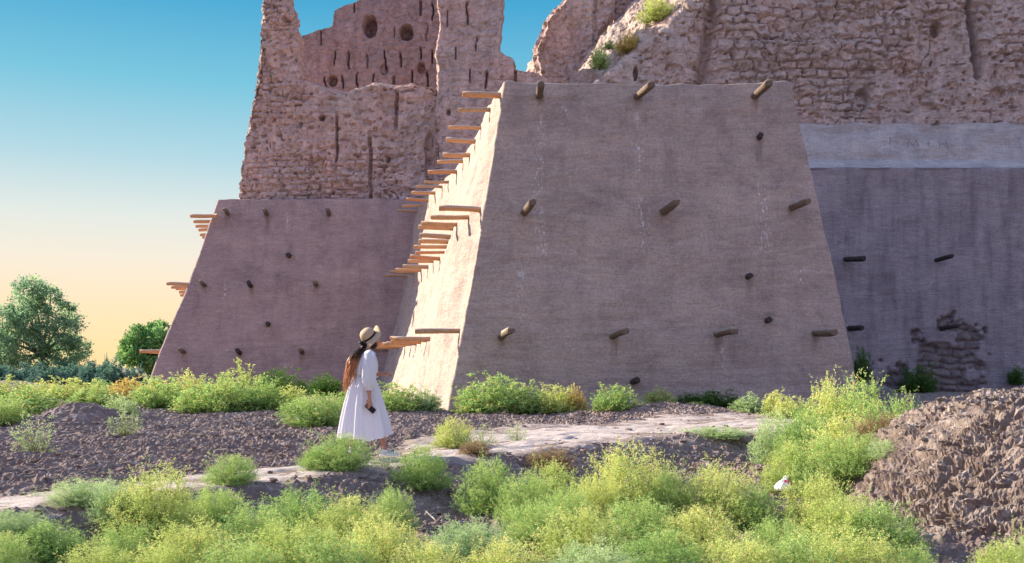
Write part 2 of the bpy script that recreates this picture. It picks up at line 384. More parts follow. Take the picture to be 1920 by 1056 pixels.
def beam(parent, root, direc, length, rad, mat, name='beam', seed=0, square=False, bury=0.35):
    rnd = random.Random(seed); d = Vector(direc).normalized()
    ns, nr = (12 if not square else 8), 7
    V = []; F_ = []
    k1, k2 = rnd.uniform(-1, 1), rnd.uniform(-1, 1)
    for i in range(nr + 2):
        t = min(max((i - 1) / (nr - 1), 0), 1) if i else 0
        if i == nr + 1: t = 1
        x = -bury + (length + bury) * t
        rr = rad * (1.0 + 0.05 * math.sin(4 * t + seed)) * (0.82 if i in (nr + 1,) else 1)
        if i == nr + 1: x += 0.012
        for k in range(ns):
            a = 2 * math.pi * k / ns + math.pi / ns
            q = rr * (1 + (0.10 * math.cos(4 * a + math.pi) if square else 0) + 0.07 * math.sin(3 * a + seed) + 0.06 * math.sin(7 * a + 2 * seed) + 0.04 * rnd.uniform(-1, 1))
            V.append((x, math.cos(a) * q + 0.035 * k1 * math.sin(3 * t), math.sin(a) * q * (0.85 if square else 1) + 0.035 * k2 * math.sin(3 * t)))
    n = nr + 2
    for i in range(n - 1):
        for k in range(ns):
            F_.append((i * ns + k, i * ns + (k + 1) % ns, (i + 1) * ns + (k + 1) % ns, (i + 1) * ns + k))
    F_.append(tuple(range((n - 1) * ns, n * ns)))
    F_.append(tuple(reversed(range(0, ns))))
    me = bpy.data.meshes.new(name); me.from_pydata(V, [], F_); me.materials.append(mat)
    me.polygons.foreach_set('use_smooth', [len(p) < 5 for p in F_])
    me.update()
    o = bpy.data.objects.new(name, me); COL.objects.link(o); o.parent = parent
    o.location = Vector(root) - parent.location
    q = d.to_track_quat('X', 'Z'); o.rotation_euler = q.to_euler()
    return o

# --- front buttress -------------------------------------------------
zt_m = 9.54
tab_d = [28, 29.6, 30.5, 31.9, 33.3, 34.7, 36.9, 38.2, 40, 42.3, 44.2, 45.6, 49, 53, 60]
tab_lo = [0, 0, -.16, -.31, -.23, -.07, .18, .31, .5, .59, .57, .49, .22, 0, 0]
tab_hi = [0, 0, -.02, -.02, .10, .24, .38, .40, .44, .42, .32, .26, .08, 0, 0]
def m_left(v, d):   # x of the lit side face at height fraction v and depth d
    v = np.asarray(v, float); d = np.asarray(d, float)
    xf = -0.16 - 1.97 * (1 - v) + 0.15 * (1 - v) * v
    off = np.interp(d, tab_d, tab_lo) * (1 - v) * 1.0 + np.interp(d, tab_d, tab_hi) * v
    wob = np.clip(1 - v, 0, 1)
    k = np.where(v < 0.66, np.interp(d, tab_d, tab_lo), np.interp(d, tab_d, tab_hi))
    s = sst(0.55, 0.95, v)
    off = np.interp(d, tab_d, tab_lo) * (1 - s) + np.interp(d, tab_d, tab_hi) * s
    off = off * (0.35 + 0.65 * sst(0.0, 0.5, v))
    return xf - 0.2116 * (d - 29) - 0.35 * (1 - v) ** 2 * sst(30, 50, d) + off
def m_front(v): return 28.0 + 1.25 * v
def m_right(v): return 8.24 + 1.84 * (1 - v)
def ring_main(v):
    fy = m_front(v); r = []
    dl = np.concatenate([np.arange(53, 34, -0.16), np.arange(34, fy, -0.10)])
    r.append(np.stack([m_left(v, np.where(dl > fy, dl, fy)) , dl], -1))
    # keep point counts equal over rows
    n = 290
    dl = fy + (53 - fy) * np.linspace(1, 0, n) ** 1.15
    L = np.stack([m_left(v, dl), dl], -1)
    xr = m_right(v)
    Fp = np.stack([np.linspace(L[-1, 0], xr, 171)[1:-1], np.full(169, fy)], -1)
    Rt = np.stack([np.full(70, xr), np.linspace(fy, 53, 70)], -1)
    B = np.stack([np.linspace(xr, L[0, 0], 42)[1:-1], np.full(40, 53.0)], -1)
    a = np.concatenate([L, Fp, Rt, B])
    i = n - 1
    s = smooth_closed(a.copy(), 2); a[i - 6:i + 7] = s[i - 6:i + 7]; j = n - 1 + 170
    a[j - 6:j + 7] = s[j - 6:j + 7]
    return a
def top_main(x, y):
    return zt_m + 0.06 * np.exp(-((x + 0.1) / 0.5) ** 2) + 0.08 * np.exp(-((x - 8.0) / 0.6) ** 2) - 0.05 + 0.03 * vn(x * 1.2, y * 1.2, s=8) + 0.02 * vn(x * 4, y * 4, s=8)
butt = empty('buttress', (4.0, 28.5, 0)); tag(butt, 'large front mud-plastered buttress with battered sides, sunlit left flank and projecting logs, nearest the path', 'buttress', 'plastered buttresses')
loft('wall', butt, MUD_MAIN, ring_main, np.linspace(0, 1, 150), top_main, 0.048, 3)
def vfrac(z): return z / zt_m
rnd = random.Random(5)
for row, z in enumerate((9.22, 5.80, 2.20)):
    ds = {0: [29.55, 31.2, 33.5, 35.4, 37.4, 39.0, 41.0, 42.9, 44.5, 46.0, 47.7, 49.3, 51.0],
          1: [29.4, 30.5, 31.9, 33.3, 34.9, 36.7, 38.3, 40.0, 41.9, 43.6, 45.2, 46.8, 48.4, 50.4],
          2: [28.9, 34.9, 36.6, 38.3, 40.0, 41.7, 43.4, 45.4, 47.2, 49.0, 50.6]}[row]
    for i, d in enumerate(ds):
        v = vfrac(z); x = float(m_left(v, d))
        beam(butt, (x, d, z + rnd.uniform(-.05, .05)), (-1, rnd.uniform(-.05, .05), rnd.uniform(-.02, .07)), (1.12 if row else 1.05) + rnd.uniform(-.08, .08), 0.092 + rnd.uniform(-.018, .018), rnd.choice((WOOD_O, WOOD_O, WOOD_O2, WOOD_O3)), seed=row * 40 + i, square=True)
fr = [(1012, 178, 1014, 158), (1196, 180, 1222, 158), (1416, 180, 1442, 155), (982, 398, 999, 378), (1245, 395, 1269, 378), (1485, 388, 1514, 377),
      (941, 632, 959, 619), (1150, 631, 1173, 620), (1347, 627, 1378, 620), (1530, 623, 1564, 622)]
for i, (x0, y0, x1, y1) in enumerate(fr):
    zc = CH - (y0 - HZ) * 28.6 / F; d = m_front(max(0, min(1, vfrac(zc)))) ; r0 = P(x0, y0, d)
    if zc < 3: r0 = P(x0, y0, m_front(0.22))
    # tip direction: towards the viewer, turned a little
    L = 1.25 + 0.1 * math.sin(i * 3); tip = P(x1, y1, r0[1] - L)
    dv = Vector(tip) - Vector(r0); beam(butt, r0, dv, L, 0.108, WOOD_D, seed=90 + i, bury=0.4)
for i, (px, py) in enumerate(((1424, 256), (1405, 519), (1440, 601), (1190, 714))):
    zc = CH - (py - HZ) * 28.6 / F; d = m_front(max(0, vfrac(zc))); r0 = P(px, py, d)
    beam(butt, r0, (0.3 if i == 3 else 0.05, -1, 0.15), 0.14 if i != 3 else 0.2, 0.085, WOOD_B, name='stub', seed=120 + i, bury=0.3)

def marks(wallobj, stains, drips):
    me = wallobj.data; n = len(me.vertices); c = np.empty(n * 3); me.vertices.foreach_get('co', c); c = c.reshape(-1, 3) + np.array(wallobj.parent.location)
    px = 960 + c[:, 0] * F / c[:, 1]; py = HZ - (c[:, 2] - CH) * F / c[:, 1]; k = 28.5 / np.median(c[:, 1])
    st = np.zeros(n); dr = np.zeros(n)
    for x, y in stains:
        dx = np.abs(px - x - 2 * np.sin(py * 0.07 + x)) / (9 * k); dy = (py - y) / (k * (55 + 25 * math.sin(x * 1.7)))
        st = np.maximum(st, (1 - sst(0.4, 1.3, dx)) * sst(-0.05, 0.05, dy) * (1 - sst(0.2, 1.1, dy)))
    for x, y0, y1, wd in drips:
        dr = np.maximum(dr, (1 - sst(0.3, 1.2, np.abs(px - x - 4 * np.sin(py * 0.03)) / wd)) * sst(y0 - 8, y0 + 8, py) * sst(y1 + 20, y1 - 20, py))
    attr(wallobj, 'stain', st); attr(wallobj, 'drip', dr)
marks(bpy.data.objects['wall'], [(x, y) for x, y, _, _ in fr] + [(1424, 262), (1405, 525)], [(1010, 215, 300, 6), (1012, 290, 480, 12), (1193, 205, 240, 6), (1196, 270, 340, 10), (1206, 370, 470, 12), (1432, 345, 480, 14), (1500, 505, 545, 8), (976, 505, 560, 9), (982, 565, 600, 5), (1060, 200, 215, 6), (1352, 630, 700, 6)])

# --- left tower -----------------------------------------------------
zt_t = 9.86
tz = np.array([-1, 0, .9, 2, 3.36, 5.13, 7.8, 9.86, 11]); txl = np.array([-18.75, -18.6, -18.35, -18.0, -17.48, -16.75, -15.95, -15.3, -15.0])
def t_front(v): return 50.3 + 1.3 * v ** 0.8
def ring_tower(v):
    fy = t_front(v); xl = float(np.interp(v * zt_t - 0.5 * (1 - v), tz, txl))
    n = 60; dl = np.linspace(66, fy, n); L = np.stack([xl - 0.22 * (dl - fy), dl], -1)
    Fp = np.stack([np.linspace(xl, -2.0, 181)[1:], np.full(180, fy)], -1)
    Rt = np.stack([np.full(40, -2.0), np.linspace(fy + .3, 66, 40)], -1)
    B = np.stack([np.linspace(-2, L[0, 0], 42)[1:-1], np.full(40, 66.0)], -1)
    a = np.concatenate([L, Fp, Rt, B]); s = smooth_closed(a.copy(), 2); a[n - 5:n + 4] = s[n - 5:n + 4]
    return a
tower = empty('buttress', (-12.0, 51, 0)); tag(tower, 'left mud-plastered buttress with dark log ends, behind the standing woman, below the tall ruined walls', 'buttress', 'plastered buttresses')
tw_wall = loft('wall', tower, MUD_TOWER, ring_tower, np.linspace(0, 1, 110), lambda x, y: zt_t + 0.02 * vn(x * 1.5, y, s=2) + 0.10 * sst(-9, -12, x) * 0 + 0.06 * np.exp(-((x + 8.5) / 2.0) ** 2), 0.03, 13)
for row, z in enumerate((8.96, 5.46, 2.07)):
    for i in range(6 if row < 2 else 4):
        d = 51.25 + 1.65 * i; x = float(np.interp(z, tz, txl)) - 0.22 * (d - t_front(z / zt_t)) 
        beam(tower, (x, d, z + rnd.uniform(-.05, .05)), (-1, rnd.uniform(-.05, .05), rnd.uniform(-.03, .05)), (1.05 + rnd.uniform(-.1, .1)), 0.115, WOOD_O, seed=200 + row * 10 + i, square=True)
for i, (px, py) in enumerate(((427, 399), (500, 399), (616, 398), (383, 532), (471, 533), (594, 532), (344, 657), (450, 658), (566, 657))):
    z0 = P(px, py, 51)[2]; d = t_front(z0 / zt_t); r0 = P(px, py + 3, d)
    beam(tower, r0, (0.10, -1, 0.14), 0.8, 0.112, WOOD_D if i not in (4, 7) else WOOD_B, seed=250 + i, bury=0.4)
for i, (px, py) in enumerate(((541, 479), (503, 608))):
    z0 = P(px, py, 51)[2]; beam(tower, P(px, py, t_front(z0 / zt_t)), (0, -1, 0.1), 0.15, 0.125, WOOD_B, name='stub', seed=270 + i, bury=0.3)

marks(tw_wall, [(x, 400) for x in (427, 500, 616)] + [(x, 534) for x in (383, 471, 594)] + [(x, 659) for x in (344, 450, 566)], [(424, 535, 565, 5), (468, 388, 398, 5), (540, 400, 430, 4), (424, 650, 660, 4)])
# --- curtain wall on the right --------------------------------------
def bricks(u, z, bh, bw, seed, gw=0.085):
    zz = z / bh + 0.5 * vn(u * 0.4, z * 0.6, s=seed) + 0.30 * vn(u * 2.0, z * 2.0, s=seed + 5)
    row = np.floor(zz); fz = zz - row
    uu = u / bw + 0.5 * (row % 2) + 0.3 * _h(row, row * 0, row * 0, seed) + 0.22 * vn(u * 2.0, z * 2.4, s=seed + 1) + 0.5 * _h(row, row * 0, row * 0, seed + 7)
    colm = np.floor(uu); fu = uu - colm
    e = np.minimum(np.minimum(fz, 1 - fz) * bh / bw * 1.0, np.minimum(fu, 1 - fu))
    groove = 1 - sst(0.02, gw, e * (1 + 0.8 * vn(u * 4, z * 4, s=seed + 2)))
    off = _h(row, colm, row * 0, seed + 3)
    return groove, off
cw = empty('curtain_wall', (18, 50, 0)); tag(cw, 'long mud-plastered curtain wall on the right with pale ledge, scratched letters and exposed brick patch', 'wall')
ys = []; zs_ = []; kind = []
for z in np.arange(-0.6, 11.2, 0.07): ys.append(49.6 + 0.055 * z); zs_.append(z); kind.append(0)
NF = len(ys)
cx_ = np.arange(6, 33, 0.075)
Zf, Xf = np.meshgrid(np.array(zs_), cx_, indexing='ij'); Yf = 49.6 + 0.055 * Zf
pxx = 960 + Xf * F / Yf; pyy = HZ - (Zf - CH) * F / Yf
pm = 1.25 - np.hypot((pxx - 1778) / 95, (pyy - 706) / 108) + 0.45 * fbm(Xf * 1.1, Zf * 1.1, o=4, s=301)
pm2 = 0.9 - np.hypot((pxx - 1690) / 42, (pyy - 712) / 45) + 0.5 * fbm(Xf * 1.6, Zf * 1.6, o=4, s=305)
pm3 = 0.7 - np.hypot((pxx - 1652) / 14, (pyy - 675) / 16) + 0.3 * fbm(Xf * 1.6, Zf * 1.6, o=3, s=307)
pm4 = 0.7 - np.hypot((pxx - 1855) / 11, (pyy - 664) / 11) + 0.3 * fbm(Xf * 1.6, Zf * 1.6, o=3, s=309)
bare = sst(0.42, 0.52, np.maximum(np.maximum(pm, pm2), np.maximum(pm3, pm4)))
gr, of = bricks(Xf, Zf, 0.36, 0.85, 320)
dd = 0.03 * fbm(Xf * 0.6, Zf * 0.6, o=4, s=311) + 0.012 * fbm(Xf * 2, Zf * 5, o=3, s=312)
dd = dd - bare * (0.09 + 0.16 * gr + 0.05 * of + 0.05 * fbm(Xf * 4, Zf * 4, o=3, s=313))
V = np.stack([Xf, Yf - dd, Zf], -1)
topr = []
for y, z in ((50.23, 11.24), (50.32, 11.30)):
    topr.append(np.stack([cx_, np.full(len(cx_), y), z + 0.02 * vn(cx_ * 2, cx_ * 0, s=1)], -1)[None])
for z, y in ((10.9, 50.6), (4, 50.8), (-.6, 51)): topr.append(np.stack([cx_, np.full(len(cx_), y), np.full(len(cx_), z)], -1)[None])
V2 = np.concatenate([V] + topr, 0)
cwo = mk('wall', V2.reshape(-1, 3), gridF(V2.shape[0], V2.shape[1])[:, ::-1], MUD_CURT, cw)
attr(cwo, 'bare', np.concatenate([bare.ravel(), np.zeros(5 * len(cx_))]))
# pale ledge and grey band
prof = []
for k in range(14): t = k / 13; prof.append((50.20 + 1.05 * t, 11.22 + 0.66 * t ** 1.3, 0))
for k in range(1, 34): t = k / 33; prof.append((51.25 + 0.35 * t ** 1.6, 11.88 + 1.92 * t, 1))
prof += [(51.9, 13.87, 2), (52.3, 13.87, 2), (53, 13.8, 2), (53, 11.3, 2)]
bx_ = np.arange(7.6, 33, 0.08)
Vb = []
for y, z, k in prof:
    zz = np.full(len(bx_), z); yy = np.full(len(bx_), y)
    zz = zz + (0.10 * vn(bx_ * 0.5, bx_ * 0, s=3) + 0.06 * vn(bx_ * 2, bx_ * 0, s=4)) * (max(0, z - 12.6) / 1.2)
    yy = yy - 0.09 * fbm(bx_ * 0.6, np.full(len(bx_), z) * 1.5, o=5, s=331) - (0.02 if k == 0 else 0)
    Vb.append(np.stack([bx_, yy, zz], -1))
Vb = np.array(Vb)
mk('ledge', Vb.reshape(-1, 3), gridF(*Vb.shape[:2])[:, ::-1], BAND, cw)
for i, (x0, y0, x1, y1) in enumerate(((1587, 486, 1620, 485), (1757, 488, 1785, 480), (1590, 616, 1616, 615), (1767, 617, 1797, 612))):
    r0 = P(x0, y0, 49.9); tip = P(x1, y1, 48.6); beam(cw, r0, Vector(tip) - Vector(r0), (Vector(tip) - Vector(r0)).length, 0.13 if i in (0, 2) else 0.105, WOOD_B, seed=300 + i, bury=0.3)
# scratched letters  M + H
def strokes(name, segs, wd, mat, parent):
    V = []; F_ = []
    def sy(x, z):
        t = np.clip((z - 11.88) / 1.92, 0, 1); return 51.25 + 0.35 * t ** 1.6 - 0.09 * fbm(np.array([x * 0.6]), np.array([z * 1.5]), o=5, s=331)[0] - 0.012
    for (xa, ya, xb, yb) in segs:
        a = Vector(P(xa, ya, 51.3)); b = Vector(P(xb, yb, 51.3)); t = (b - a).normalized(); sd = Vector((t.z, 0, -t.x)) * wd; n0 = len(V)
        for i in range(9):
            p = a.lerp(b, i / 8); k = 0.5 + 0.5 * math.sin(math.pi * i / 8) + 0.2 * math.sin(i * 2.3 + xa)
            for q in (p - sd * k, p + sd * k): V.append((q.x, sy(q.x, q.z), q.z))
            for q in (p - sd * k, p + sd * k): V.append((q.x, sy(q.x, q.z) + 0.05, q.z))
        for i in range(8):
            j = n0 + i * 4; F_ += [(j, j + 4, j + 5, j + 1), (j, j + 2, j + 6, j + 4), (j + 1, j + 5, j + 7, j + 3)]
    return mk(name, V, F_, mat, parent, smooth=False)
SCR, _, b_ = mat_new('scratch_dark'); b_.inputs['Base Color'].default_value = (0.27, 0.26, 0.285, 1)
strokes('scratched_letters', [(1703, 277, 1706, 262), (1706, 262, 1713, 272), (1713, 272, 1720, 261), (1720, 261, 1724, 276), (1735, 270, 1748, 268), (1742, 261, 1743, 276),
                              (1762, 262, 1763, 278), (1776, 261, 1777, 277), (1763, 270, 1776, 269), (1671, 256, 1669, 272)], 0.02, SCR, cw)

# --- ruins: outline solids, voxel-remeshed and eroded ----------------
def prism(bm, front, d0, back, d1):
    f = [bm.verts.new(P(x, y, d0)) for x, y in front]; b = [bm.verts.new(P(x, y, d1)) if isinstance(d1, (int, float)) else None for x, y in back]
    n = len(f); bm.faces.new(f); bm.faces.new(list(reversed(b)))
    for i in range(n): bm.faces.new((f[i], b[i], b[(i + 1) % n], f[(i + 1) % n]))
def thick(poly, d0, th):   # same outline in metres, moved back
    d1 = d0 + th; return [(960 + (x - 960) * d0 / d1, HZ + (y - HZ) * d0 / d1 + (CH - CH)) for x, y in poly]
def remesh(bm, voxel):
    bmesh.ops.recalc_face_normals(bm, faces=bm.faces)
    me = bpy.data.meshes.new('tmp'); bm.to_mesh(me); o = bpy.data.objects.new('tmp', me); COL.objects.link(o)
    md = o.modifiers.new('r', 'REMESH'); md.mode = 'VOXEL'; md.voxel_size = voxel; md.adaptivity = 0
    dg = bpy.context.evaluated_depsgraph_get(); ev = o.evaluated_get(dg); m2 = bpy.data.meshes.new_from_object(ev)
    bpy.data.objects.remove(o); bpy.data.meshes.remove(me)
    n = len(m2.vertices); co = np.empty(n * 3); m2.vertices.foreach_get('co', co); nr = np.empty(n * 3); m2.vertices.foreach_get('normal', nr)
    return m2, co.reshape(-1, 3), nr.reshape(-1, 3)
def ruin(name, parent, mat, pieces, voxel, seed, brick=None, slots=(), holes=(), gull=0.0, rough=0.9, custom=None):
    bm = bmesh.new()
    for front, d0, back, d1 in pieces:
        if back is None: back = thick(front, d0, d1 - d0)
        prism(bm, front, d0, back, d1)
    me, co, nr = remesh(bm, voxel); bm.free()
    x, y, z = co.T
    disp = rough * (0.22 * fbm(x * 0.4, y * 0.4, z * 0.4, o=2, s=seed) + 0.085 * fbm(x * 1.3, y * 1.3, z * 1.6, o=3, s=seed + 11, g=0.6)) + 0.045 * (0.4 + 0.6 * rough) * fbm(x * 5, y * 5, z * 7, o=2, s=seed + 17)
    disp = disp - 0.14 * rough * sst(0.40, 0.60, vn(x * 1.6, y * 1.6, z * 1.9, s=seed + 23))          # bites
    disp = disp + 0.055 * rough ** 1.5 * fbm(x * 0.5, y * 0.5, z * 3.0, o=3, s=seed + 80, g=0.6)
    disp = disp - 0.13 * min(1.0, rough) ** 1.8 * sst(0.42, 0.6, vn(x * 5.5, y * 5.5, z * 7.0, s=seed + 81) + 0.25 * vn(x * 0.6, y, z * 0.6, s=seed + 82))
    pk = 0.5 + 0.5 * vn(x * 0.4, y * 0.4, z * 0.5, s=seed + 70)
    disp = disp - 0.20 * (0.25 + 0.75 * rough) * sst(0.50, 0.72, vn(x * 3.6, y * 3.6, z * 5.0, s=seed + 71) + 0.35 * (pk - 0.5)) * min(1.0, rough + 0.2)
    disp = disp + 0.03 * rough * ridge(x * 2.4, y * 2.4, z * 3.6, o=3, s=seed + 73, g=0.62) - 0.02
    if gull: disp = disp - gull * sst(0.15, 0.75, 1 - np.abs(vn(x * 0.55 + 0.15 * vn(x, z, s=3), y * 0.3, z * 0.10, s=seed + 29)) * 3) 
    px = 960 + x * F / y; py = HZ - (z - CH) * F / y
    front = sst(0.3, 0.8, -nr[:, 1])
    if brick:
        g, of = bricks(x, z, brick[0], brick[1], seed + 40)
        msk = sst(-0.35, 0.15, fbm(x * 0.3, z * 0.45, o=3, s=seed + 50) + brick[3] - (0.45 * sst(1620, 1760, px) + 0.5 * sst(1360, 1300, px) if seed == 600 else 0))
        disp = disp - brick[2] * msk * (g * 1.0 - of * 0.9 + 0.3) * front
    crk = np.abs(vn(x * 0.45 + 0.35 * vn(x * 1.7, z * 1.7, s=seed + 60), z * 0.22, s=seed + 61) - 0.1)
    disp = disp - 0.20 * rough * (1 - sst(0.0, 0.022, crk)) * front * sst(-0.2, 0.3, vn(x * 0.5, z * 0.5, s=seed + 62))
    rs = random.Random(seed)
    for sx, y0, y1, wd, dp in slots:
        sx += rs.uniform(-3, 3); y0 += rs.uniform(-7, 7); y1 += rs.uniform(-9, 6); dp *= rs.uniform(0.35, 1.0); wd *= rs.uniform(0.8, 1.2)
        t = np.abs(px - sx - 2.2 * vn(z * 2, z * 0, s=int(sx))) / wd
        disp = disp - dp * (1 - sst(0.6, 1.3, t)) * sst(y0 - 4, y0 + 2, py) * sst(y1 + 4, y1 - 2, py) * front
    for hx, hy, rx, ry, dp in holes:
        t = np.hypot((px - hx) / rx, (py - hy) / ry) + 0.22 * vn(x * 2.2, z * 2.2, s=int(hx))
        disp = disp - dp * (1 - sst(0.75, 1.15, t)) * front
    if custom is not None: disp = disp + custom(px, py, x, y, z) * front
    co = co + nr * disp[:, None]
    if parent is not None: co = co - np.array(parent.location)
    me.vertices.foreach_set('co', co.ravel()); me.update()
    me.polygons.foreach_set('use_smooth', np.full(len(me.polygons), False))
    me.materials.clear(); me.materials.append(mat); me.name = name
    o = bpy.data.objects.new(name, me); COL.objects.link(o)
    if parent is not None: o.parent = parent
    return o
UP = -75
A_f = [(443, 400), (443, 368), (447, 330), (456, 262), (466, 200), (474, 150), (482, 95), (490, 40), (497, -15), (500, UP), (533, UP), (541, 0), (550, 38), (559, 62), (561, 150), (580, 163), (612, 168), (640, 176), (668, 170), (700, 160), (740, 163), (770, 158), (830, 160), (830, 400)]
A_bk = [(x, y - (24 if 570 < (960 + (x - 960) * 54.6 / 52.4) < 810 and y < 200 else 0)) for x, y in thick(A_f, 52.4, 2.2)]
ra = ruin('ruined_wall', None, RUIN_P, [(A_f, 52.4, A_bk, 54.6)], 0.058, 400, brick=(0.30, 0.60, 0.12, 0.0), gull=0.10,
          slots=[(632, 220, 300, 2.2, .5), (694, 250, 372, 2.4, .5), (745, 165, 230, 2.5, .4)], holes=[(727, 298, 4, 6, .5), (604, 222, 5, 5, .4), (805, 300, 9, 60, .45)])
tag(ra, 'pink-brown eroded ruin wall rising to a thin pinnacle at its left end, standing behind the left buttress', 'ruin wall', 'eroded mud-brick ruins')
B_f = [(540, 400), (546, 120), (553, 72), (575, 62), (600, 52), (622, 49), (625, 20), (640, 9), (667, 3), (690, -14), (700, UP), (840, UP), (840, 400)]
sl = []
for i, x in enumerate((603, 660, 692, 724, 757, 790)): sl.append((x, (40, 200, 200, 200, 200, 200)[i], (78, 201, 201, 201, 201, 201)[i], 1.25, .5))
for x in (627, 656, 688, 719, 752, 786): sl.append((x, 94, 118 + (x % 3) * 6, 1.25, .5))
for x in (612, 642, 671, 704, 737, 770, 802): sl.append((x, 138, 172, 1.25, .5))
for x, y in ((664, 0), (738, 50), (787, 5), (802, 45), (808, 100), (814, 5)): sl.append((x, y, y + 26, 1.25, .5))
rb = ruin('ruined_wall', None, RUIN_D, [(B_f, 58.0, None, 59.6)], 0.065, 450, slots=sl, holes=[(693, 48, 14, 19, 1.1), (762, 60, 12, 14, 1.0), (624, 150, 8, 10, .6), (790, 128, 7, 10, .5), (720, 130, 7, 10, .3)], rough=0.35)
tag(rb, 'recessed back wall of the ruin with narrow vertical slits and two ragged holes', 'ruin wall', 'eroded mud-brick ruins')
C_f = [(822, 420), (822, 300), (816, 220), (822, 150), (819, 100), (826, 50), (820, 0), (822, UP), (946, UP), (946, -10), (941, 55), (937, 92), (948, 101), (963, 108), (968, 128), (985, 132), (1000, 134), (1030, 146), (1040, 420)]
rc = ruin('ruined_tower', None, RUIN_P, [(C_f, 52.0, None, 53.8)], 0.062, 500, gull=0.05, rough=0.5,
          slots=[(836, 12, 50, 1.3, .5), (877, 0, 48, 1.5, .55), (859, 90, 112, 1.2, .5), (897, 70, 100, 1.3, .5), (878, 130, 150, 1.2, .5), (913, 140, 172, 1.3, .5), (964, 112, 150, 2, .5)], holes=[(841, 210, 4, 6, .4)])
tag(rc, 'tall reddish ruin pier with vertical slits, just left of the narrow sky gap', 'ruin pier', 'eroded mud-brick ruins')
D_f = [(985, 420), (1003, 150), (992, 100), (994, 82), (1006, 58), (1014, 35), (1032, 10), (1050, -5), (1066, UP), (1160, UP), (1150, 20), (1120, 60), (1112, 140), (1110, 420)]
D2_f = [(1120, 420), (1125, 130), (1150, 70), (1150, UP), (1230, UP), (1240, 420)]
rd = ruin('ruined_wall', None, RUIN_P, [(D_f, 59.0, None, 63.0), (D2_f, 61.8, None, 65), ([(1100, 420), (1120, 40), (1120, UP), (1300, UP), (1300, 420)], 63.5, None, 66.0)], 0.085, 550, gull=0.5, rough=0.9,
          slots=[(1112, 20, 130, 3, .6), (1118, 0, 30, 4, .6)])
tag(rd, 'rounded reddish ruin mass with vertical gullies just right of the sky gap, behind three small shrubs', 'ruin wall', 'eroded mud-brick ruins')
E_f = [(1085, 262), (1100, 185), (1122, 160), (1160, 130), (1200, 98), (1232, 72), (1262, 45), (1292, 14), (1340, -14), (1365, UP), (2250, UP), (2250, 255), (1500, 262)]
E_b = [(1040, 250), (1050, 190), (1075, 145), (1108, 95), (1140, 52), (1170, 20), (1205, -12), (1240, -40), (1290, -55), (1325, UP), (2140, UP), (2140, 255), (1500, 262)]
def e_custom(px, py, x, y, z):
    # diagonal light gully, horizontal ledge and deep upright crack
    gx0 = 1338 - (py - 0) * 0.16; r = -0.8 * np.exp(-((px - gx0) / 11.0) ** 2)
    led = 78 + 6 * vn(px * 0.02, px * 0, s=7)
    r = r + 0.55 * sst(led - 3, led + 3, py) * sst(1370, 1400, px) * sst(1660, 1600, px) * (1 - 0.7 * sst(led + 5, led + 70, py))
    r = r - 0.9 * np.exp(-((px - (1820 + py * 0.12)) / 7.0) ** 2) * sst(165, 120, py)
    r = r + 0.5 * sst(1440, 1340, px)
    r = r + 0.10 * sst(200, 232, py) - 0.25 * sst(1640, 1480, px) * sst(190, 230, py)
    return r
re_ = ruin('ruined_wall', None, RUIN_G, [(E_f, 51.9, E_b, 58.5)], 0.062, 600, brick=(0.44, 0.80, 0.19, 0.0), rough=0.85, gull=0.15,
           holes=[(1757, 55, 9, 14, .7), (1620, 185, 14, 22, .5), (1190, 140, 4, 14, .5), (1875, 172, 14, 9, .4)], custom=e_custom)
tag(re_, 'massive rough ruin wall of stepped broken mud bricks at the upper right, with a sunlit diagonal slope', 'ruin wall', 'eroded mud-brick ruins')
rf = ruin('earth_boulder', None, RUIN_P, [([(1066, 200), (1066, 152), (1074, 136), (1092, 126), (1116, 128), (1130, 145), (1136, 200)], 53.5, None, 55.2)], 0.07, 650, rough=0.25)
tag(rf, 'rounded pinkish lump of fallen mud masonry between the ruin and the front buttress top', 'boulder')

# ------------------------------------------------------------------ vegetation
def leafmat(name, stops, trans=0.34):
    m = bpy.data.materials.new(name); m.use_nodes = True; n = m.node_tree; n.nodes.clear()
    o = N(n, 'ShaderNodeOutputMaterial'); a = N(n, 'ShaderNodeAttribute', attribute_name='tone')
    oi = N(n, 'ShaderNodeObjectInfo')
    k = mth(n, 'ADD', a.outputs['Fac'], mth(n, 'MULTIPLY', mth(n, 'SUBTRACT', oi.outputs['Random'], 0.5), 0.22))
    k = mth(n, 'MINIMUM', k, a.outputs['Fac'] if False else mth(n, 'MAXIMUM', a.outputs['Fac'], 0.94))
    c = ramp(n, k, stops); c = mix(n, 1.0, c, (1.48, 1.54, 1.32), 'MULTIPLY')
    d = N(n, 'ShaderNodeBsdfDiffuse'); t = N(n, 'ShaderNodeBsdfTranslucent'); x = N(n, 'ShaderNodeMixShader'); x.inputs[0].default_value = trans
    n.links.new(c, d.inputs[0]); n.links.new(c, t.inputs[0]); n.links.new(d.outputs[0], x.inputs[1]); n.links.new(t.outputs[0], x.inputs[2]); n.links.new(x.outputs[0], o.inputs[0])
    return m
OR = (0.58, 0.27, 0.13)
